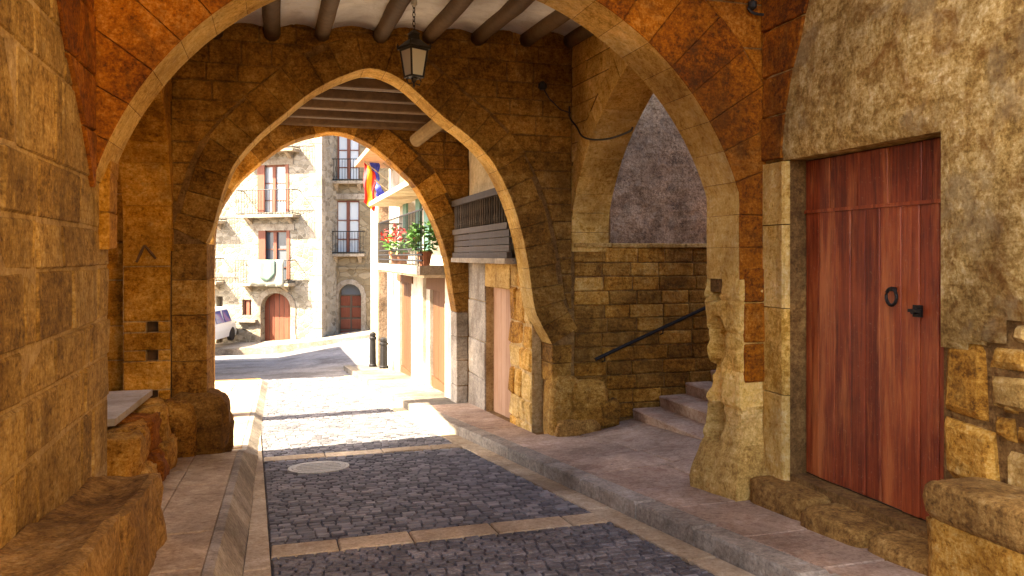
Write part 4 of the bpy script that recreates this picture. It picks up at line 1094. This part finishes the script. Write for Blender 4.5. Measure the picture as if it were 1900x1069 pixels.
# flags
def flag(a, b, z, lab, cols, w, h, vertical):
    t = thing('hanging_flag', lab, 'flag', W(a+.35, b, z+.4), 'flags hanging over the street')
    MB().tube([W(a+.55, b, z-.1), W(a-.05, b-.02, z+.35)], .014, 6).build('pole', M['slab'], t)
    n = len(cols)
    for k, (f0, f1, m) in enumerate(cols):
        mb = MB(); rows = []
        nn = 8
        for i in range(5):
            q = lerp(f0, f1, i/4) ; rows.append([mb.vert(W(a-.02+w*q+.02*math.sin(j*1.2), b+.05*math.sin(q*9+j*.8), z+.33-w*q*-.0-h*j/nn+q*(-.25))) for j in range(nn+1)])
        for r0, r1 in zip(rows, rows[1:]):
            for j in range(nn): mb.face(r0[j], r0[j+1], r1[j+1], r1[j])
        o = mb.build('stripe', m, t, smooth=True)
        sm = o.modifiers.new('thickness', 'SOLIDIFY'); sm.thickness = .004
red = plain('flag_red', (.55,.03,.03), .7, var=.1); yel = plain('flag_yellow', (.75,.42,.02), .7, var=.1); blu = plain('flag_blue', (.05,.07,.50), .7, var=.1)
def flag_at(u, v0, b, lab, cols, wpx, hpx):
    a, z = on_b(u, v0, b); t_ = b/(CO-((u-HU)/FPX)*SI)/FPX
    flag(a, b, z-.33, lab, cols, wpx*t_, hpx*t_, False)
flag_at(677, 300, 19.6, 'red and yellow striped flag hanging at the corner of the white house', [(0,.27,red),(.27,.73,yel),(.73,1,red)], 20, 75)
flag_at(688, 284, 19.9, 'upper blue flag hanging behind the striped flag', [(0,1,blu)], 17, 34)
flag_at(699, 336, 19.3, 'lower small blue flag hanging right of the striped flag', [(0,1,blu)], 15, 26)
# house D: shaded end wall with a bright side
hd = thing('corner_house', 'narrow corner house with a dark shaded end wall beyond the white house', 'house', W(4, 22.6, zright(3, 22)))
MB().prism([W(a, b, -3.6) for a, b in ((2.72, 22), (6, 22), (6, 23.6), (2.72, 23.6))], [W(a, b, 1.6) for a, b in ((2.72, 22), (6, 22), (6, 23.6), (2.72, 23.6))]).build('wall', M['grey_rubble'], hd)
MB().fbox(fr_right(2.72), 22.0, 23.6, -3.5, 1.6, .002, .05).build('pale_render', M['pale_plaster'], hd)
MB().prism([W(a, b, 1.6) for a, b in ((2.5, 21.8), (6, 21.8), (6, 23.8), (2.5, 23.8))], [W(a, b, 1.75) for a, b in ((2.5, 21.8), (6, 21.8), (6, 23.8), (2.5, 23.8))]).build('roof', M['tile_roof'], hd)
for (u, bb_, hgt, w_, lab) in ((692, 21.6, .95, .09, 'dark iron bollard standing by the corner house, farther left'), (712, 20.9, .80, .10, 'dark iron bollard near the white house, farther right')):
    x = (u-HU)/FPX; t_ = bb_/(CO-x*SI); a = t_*(x*CO+SI); z = zright(a, bb_)-.02
    t = thing('bollard', lab, 'bollard', W(a, bb_, z), 'bollards at the end of the pavement')
    MB().lathe(W(a, bb_, z), [(w_*1.2,0),(w_*1.2,.08),(w_,.10),(w_*.9,hgt*.8),(w_*1.1,hgt*.82),(w_*1.1,hgt*.87),(w_*.8,hgt*.9)], 12).build('post', M['iron'], t)
    MB().lathe(W(a, bb_, z+hgt*.88), [(w_*.6,0),(w_*.95,.04),(w_*.95,.1),(w_*.4,.14)], 12).build('cap', M['iron'], t)

# ------------------------------------------------------------------ houses across the square
YF = 34.0
def fx(u, Y=YF): return (u-HU)/FPX*Y
def fz(v, Y=YF): return (HV-v)/FPX*Y
def arch_fill(F, s0, s1, zs_, zt_, ztop, d0, d1, mb, n=10):
    c = (s0+s1)/2; r = (s1-s0)/2
    pts = [(c-r*math.cos(math.pi*i/n), zs_+(zt_-zs_)*math.sin(math.pi*i/n)) for i in range(n+1)]
    for p, q in zip(pts, pts[1:]):
        cc = [p, q, (q[0], ztop), (p[0], ztop)]; mb.prism([F(*x, d0) for x in cc], [F(*x, d1) for x in cc])
    return pts
def far_balcony(F, parent, s0, s1, zslab, zrail, proj, label=None):
    o = MB().fbox(F, s0, s1, zslab-.12, zslab, -.01, proj).build('balcony', M['slab'], parent)
    for p in (lerp(s0, s1, .15), lerp(s0, s1, .85)):
        mb = MB(); c = [(0,-.121), (proj*.8,-.121), (0,-.4)]
        mb.prism([F(p-.07, zslab+z, d) for d, z in c], [F(p+.07, zslab+z, d) for d, z in c]); mb.build('bracket', M['slab'], o)
    for z in (zslab+.06, zrail): MB().tube([F(s0+.03, z, 0), F(s0+.03, z, proj-.03), F(s1-.03, z, proj-.03), F(s1-.03, z, 0)], .022, 5).build('rail', M['iron'], o)
    n = max(2, round((s1-s0)/.13))
    for i in range(n+1): MB().tube([F(lerp(s0+.03, s1-.03, i/n), zslab, proj-.03), F(lerp(s0+.03, s1-.03, i/n), zrail, proj-.03)], .010, 4).build('baluster', M['iron'], o)
    return o
def far_window(F, parent, s0, s1, z0, z1, gl, leaves=True, open_left=False):
    w = MB().fbox(F, s0, s1, z0, z1, -.22, -.18).build('window', gl, parent)
    fw = .07
    mb = MB(); mb.fbox(F, s0, s0+fw, z0, z1, -.179, -.10); mb.fbox(F, s1-fw, s1, z0, z1, -.179, -.10); mb.fbox(F, s0+fw, s1-fw, z1-fw, z1, -.179, -.10); mb.fbox(F, (s0+s1)/2-.07, (s0+s1)/2+.07, z0, z1-fw, -.179, -.09)
    for q in (.25, .62): mb.fbox(F, s0+fw, s1-fw, lerp(z0, z1, q)-.02, lerp(z0, z1, q)+.02, -.178, -.13)
    mb.build('frame', M['shutter'], w)
    return w
YAW = R(15); XP = fx(597)
FA = lambda s, z, d: Vector((XP+(s-XP)*1.10*math.cos(YAW)-d*math.sin(YAW), YF-(s-XP)*1.10*math.sin(YAW)-d*math.cos(YAW), z+ZC))
g1 = -4.3
ha = thing('square_house', 'sunlit rubble stone house across the square with two balconies and arched red door', 'house', (fx(480), YF+1, g1+ZC))
A1 = (fx(475), fx(533), fz(392), fz(303)); A2 = (fx(477), fx(535), fz(520), fz(427)); A3 = (fx(481), fx(538), g1, fz(572)); A4 = (fx(444), fx(462), fz(588), fz(558)); A5 = (fx(392), fx(405), g1, fz(553))
A3t = fz(545); A6 = (fx(476), fx(532), fz(272), fz(190)); A7 = (fx(395), fx(420), fz(480), fz(425))
hl = [A1, A2, (A3[0], A3[1], g1-.5, A3t), A4, A5, A6]
mb = holed(FA, fx(300), fx(597), g1-.6, fz(140), hl, -.5, 0)
dp = arch_fill(FA, A3[0], A3[1], A3[3], A3t, A3t+.004, -.5, -.001, mb)
mb.fbox(FA, fx(300), fx(597)-.003, g1-.6, fz(140), -5, -.5)
mb.build('wall', M['far_rubble'], ha)
for i in range(9):
    z0 = g1+i*1.15; w_ = .38 if i % 2 else .55
    MB().fbox(FA, fx(597)-w_, fx(597)+.012, z0+.01, z0+1.13, -.3, .014).build('quoin', M['quoin'], ha)
for A in (A1, A2, A6):
    far_window(FA, ha, *A, M['curtain'] if A is A1 else M['glass'])
    MB().fbox(FA, A[0]-.02, A[0]+.30, A[2], A[3], -.05, .02).build('shutter', M['shutter'], ha)
    MB().fbox(FA, A[1]-.10, A[1]+.04, A[2], A[3], -.05, .03).build('shutter', M['shutter'], ha)
    MB().fbox(FA, A[0]-.25, A[1]+.25, A[3], A[3]+.28, -.01, .03).build('lintel', M['quoin'], ha)
far_window(FA, ha, *A4, M['glass']); MB().fbox(FA, A4[0]-.2, A4[1]+.3, A4[2]-.30, A4[2]-.18, -.01, .22).build('sill', M['quoin'], ha)
MB().fbox(FA, A5[0], A5[1], g1, A5[3], -.3, -.25).build('door', M['dark_wood'], ha)
B_1 = far_balcony(FA, ha, fx(446), fx(556), fz(398), fz(352), .62)
B_2 = far_balcony(FA, ha, fx(445), fx(548), fz(526), fz(483), .62)
far_balcony(FA, ha, fx(440), fx(556), fz(276), fz(232), .62)
far_balcony(FA, ha, fx(330), fx(412), fz(408), fz(365), .6); far_balcony(FA, ha, fx(330), fx(408), fz(524), fz(480), .6)
# cloth on the lower balcony, with a shield
bn = thing('balcony_banner', 'pale grey-green cloth with a shield hung on the lower balcony across the square', 'banner', (fx(508), YF-.64, fz(530)+ZC))
nn = 14
def cloth(f, s0, s1, m, name, off, curve):
    mb = MB(); R_ = []
    for i in range(nn+1):
        s = lerp(s0, s1, i/nn); lo = curve((s-s0)/(s1-s0)); R_.append([mb.vert(f(s, lerp(fz(482), lo, j/6), .635+off+.02*math.sin(s*14))) for j in range(7)])
    for r0, r1 in zip(R_, R_[1:]):
        for j in range(6): mb.face(r0[j], r0[j+1], r1[j+1], r1[j])
    o = mb.build(name, m, bn, smooth=True); sm = o.modifiers.new('thickness', 'SOLIDIFY'); sm.thickness = .006
cloth(FA, fx(474), fx(540), plain('pale_cloth', (.26,.25,.19), .85, var=.15), 'cloth', 0., lambda q: fz(530)-.06*q)
cloth(FA, fx(491), fx(524), plain('shield_cloth', (.13,.19,.14), .85, var=.15), 'shield', .05, lambda q: lerp(fz(505), fz(522), math.sin(math.pi*q)**.6))
# arched door
dA = MB(); c = [(A3[0], g1-.4), (A3[1], g1-.4), (A3[1], A3t), (A3[0], A3t)]
dA.prism([FA(*x, -.34) for x in c], [FA(*x, -.30) for x in c])
da = dA.build('door', M['dark_wood'], ha, label='arched brick-red wooden door')
for k in range(6):
    p = lerp(A3[0], A3[1], k/6); q = lerp(A3[0], A3[1], (k+1)/6)
    block(FA, [(p, g1-.4),(q, g1-.4),(q, A3t),(p, A3t)], .3, -.29, da, M['far_door'], 'plank', joint=.006, ch=.01)
ringp = [(A3[0], g1), (A3[0], A3[3])] + dp[1:-1] + [(A3[1], A3[3]), (A3[1], g1)]
arch_ring(FA, ringp, 15, .26, .1, .03, ha, M['quoin'], 'arch_stone')
# second house, set back in its neighbour's shade
YB = 35.3; FH = fr_world(YB)
hs2 = thing('square_house', 'brown stone house in shade across the square with tall windows and small arched door', 'house', (fx(645, YB), YB+1, g1+ZC))
X = lambda u: fx(u, YB)
Z = lambda v: fz(v, YB)
C1 = (X(625), X(667), Z(332), Z(245)); C2 = (X(623), X(667), Z(468), Z(372)); C3 = (X(628), X(670), -4.2, Z(548)); C3t = Z(527); C4 = (X(625), X(667), Z(215), Z(150))
mb = holed(FH, X(590), X(760), -4.6, Z(100), [C1, C2, (C3[0], C3[1], -4.6, C3t), C4], -.5, 0)
cp = arch_fill(FH, C3[0], C3[1], C3[3], C3t, C3t+.004, -.5, -.001, mb); mb.build('wall', M['far_ashlar'], hs2)
for A in (C1, C2, C4):
    far_window(FH, hs2, *A, M['curtain']); MB().fbox(FH, A[0]-.3, A[1]+.3, A[3]+.05, A[3]+.3, -.01, .05).build('lintel', M['quoin'], hs2)
far_balcony(FH, hs2, X(616), X(676), Z(337), Z(297), .4); far_balcony(FH, hs2, X(614), X(678), Z(471), Z(430), .4)
MB().fbox(FH, X(590), X(700), Z(500), Z(500)+.10, -.01, .06).build('string_course', M['far_ashlar'], hs2)
dB = MB().fbox(FH, C3[0], C3[1], -4.3, C3t, -.34, -.30).build('door', M['dark_wood'], hs2, label='small arched panelled red-brown door')
for r_ in range(4):
    z0 = lerp(-3.9, C3[3], r_/4); z1 = lerp(-3.9, C3[3], (r_+1)/4)
    for p, q in ((C3[0], (C3[0]+C3[1])/2), ((C3[0]+C3[1])/2, C3[1])):
        block(FH, [(p, z0),(q, z0),(q, z1),(p, z1)], .3, -.28, dB, M['far_door'], 'panel', joint=.03, ch=.03)
MB().fbox(FH, C3[0]+.08, C3[1]-.08, C3[3]+.02, C3t, -.299, -.27).build('fanlight', M['glass'], dB)
ringp = [(C3[0], -4.1), (C3[0], C3[3])] + cp[1:-1] + [(C3[1], C3[3]), (C3[1], -4.1)]
arch_ring(FH, ringp, 13, .22, .1, .03, hs2, M['quoin'], 'arch_stone')
# raised pavement along those houses
pv = MB(); top = [(fx(380), YF-1.6, fz(652, YF-1.6)), (fx(500), YF-1.6, fz(644, YF-1.6)), (fx(600), YF-1.6, fz(634, YF-1.6)), (fx(690), YF-1.6, fz(622, YF-1.6)), (fx(740), YF-1.6, fz(616, YF-1.6))]
for p, q in zip(top, top[1:]):
    lo = [Vector((p[0], p[1], p[2]-.9+ZC)), Vector((q[0], q[1], q[2]-.9+ZC)), Vector((q[0], q[1]+4, q[2]-.9+ZC)), Vector((p[0], p[1]+4, p[2]-.9+ZC))]
    pv.prism(lo, [v_+Vector((0,0,.9)) for v_ in lo])
pv.build('far_pavement', M['kerb'], kind='structure')

# parked car half hidden at the left of the square
car = thing('parked_car', 'pale parked car with blue-tinted window half hidden behind the left pier', 'car', (fx(362, 31.2), 31.2, fz(645, 31.2)+ZC))
cx0, cy0, cz0 = fx(340, 31.2), 31.0, fz(647, 31.2)+ZC
paint = plain('pale_car_paint', (.62,.60,.55), .3, var=.05, bump=0, spec=.5)
prof = [(-.85,.22),(.85,.22),(.90,.55),(.86,.80),(.66,1.40),(.55,1.48),(-.55,1.48),(-.66,1.40),(-.86,.80),(-.90,.55)]
mb = MB(); secs = [(0.,.86,.62,.0), (.18,1.,.80,.0), (1.0,1.,.92,.55), (1.5,1.,1.,1.), (3.2,1.,1.,1.), (3.8,.95,.9,.4), (4.1,.85,.6,0.)]
prev = None
for (y, kx, kz, cab) in secs:
    cur = []
    for x, z in prof:
        zz_ = z*kz if z < .9 else lerp(.84, z, cab)*kz
        cur.append(mb.vert((cx0+x*kx, cy0+y, cz0+zz_)))
    if prev:
        for k in range(10): mb.face(prev[k], prev[(k+1)%10], cur[(k+1)%10], cur[k])
    else: mb.face(*reversed(cur))
    prev = cur
mb.face(*prev); mb.build('body', paint, car, smooth=False)
bgl = plain('blue_tinted_glass', (.05,.07,.22), .1, var=.1, bump=0, spec=.6)
MB().poly
def panel(pts, name, m):
    mb = MB(); mb.prism([Vector(p) for p in pts], [Vector(p)+Vector((0,-.012,.006)) for p in pts]); mb.build(name, m, car)
panel([(cx0-.70, cy0+1.0, cz0+.94), (cx0+.70, cy0+1.0, cz0+.94), (cx0+.56, cy0+1.40, cz0+1.36), (cx0-.56, cy0+1.40, cz0+1.36)], 'windscreen', bgl)
for s_ in (-1, 1):
    for y0, y1 in ((1.45, 2.3), (2.38, 3.15)):
        mb = MB(); pts = [(cx0+s_*.86, cy0+y0, cz0+.86), (cx0+s_*.86, cy0+y1, cz0+.86), (cx0+s_*.69, cy0+y1-.05, cz0+1.36), (cx0+s_*.69, cy0+y0+.12, cz0+1.36)]
        mb.prism([Vector(p) for p in pts], [Vector(p)+Vector((s_*.014, 0, .005)) for p in pts]); mb.build('side_window', bgl, car)
    MB().box((cx0+s_*.62, cy0-.005, cz0+.52), (.15, .02, .07)).build('headlight', M['curtain'], car)
    for y in (.75, 3.2):
        Mw = __import__('mathutils').Matrix.Rotation(R(90), 3, 'Y')
        MB().lathe((cx0+s_*.82-.09, cy0+y, cz0+.30), [(.18,0),(.30,.01),(.31,.05),(.31,.13),(.30,.17),(.18,.18)], 18, Mw).build('wheel', M['cable'], car)
MB().box((cx0, cy0-.01, cz0+.34), (.84, .03, .09)).build('bumper', M['iron'], car)
# house along the left of the square, whose shade falls on the road
l2 = thing('left_square_house', 'low stone house left of the square shading the road beyond the far arch', 'house', W(-5, 24, -3.5))
q = [(-2.9, 20.2), (-3.2, 29.5), (-9, 29.5), (-9, 20.2)]
MB().prism([W(a, b, -4.6) for a, b in q], [W(a, b, 1.2) for a, b in q]).build('wall', M['far_rubble'], l2)
q = [(-2.6, 19.9), (-2.9, 29.8), (-9.3, 29.8), (-9.3, 19.9)]
MB().prism([W(a, b, 1.2) for a, b in q], [W(a, b, 1.45) for a, b in q]).build('roof', M['tile_roof'], l2)

for o in scene.objects:
    if '_base' in o: del o['_base']
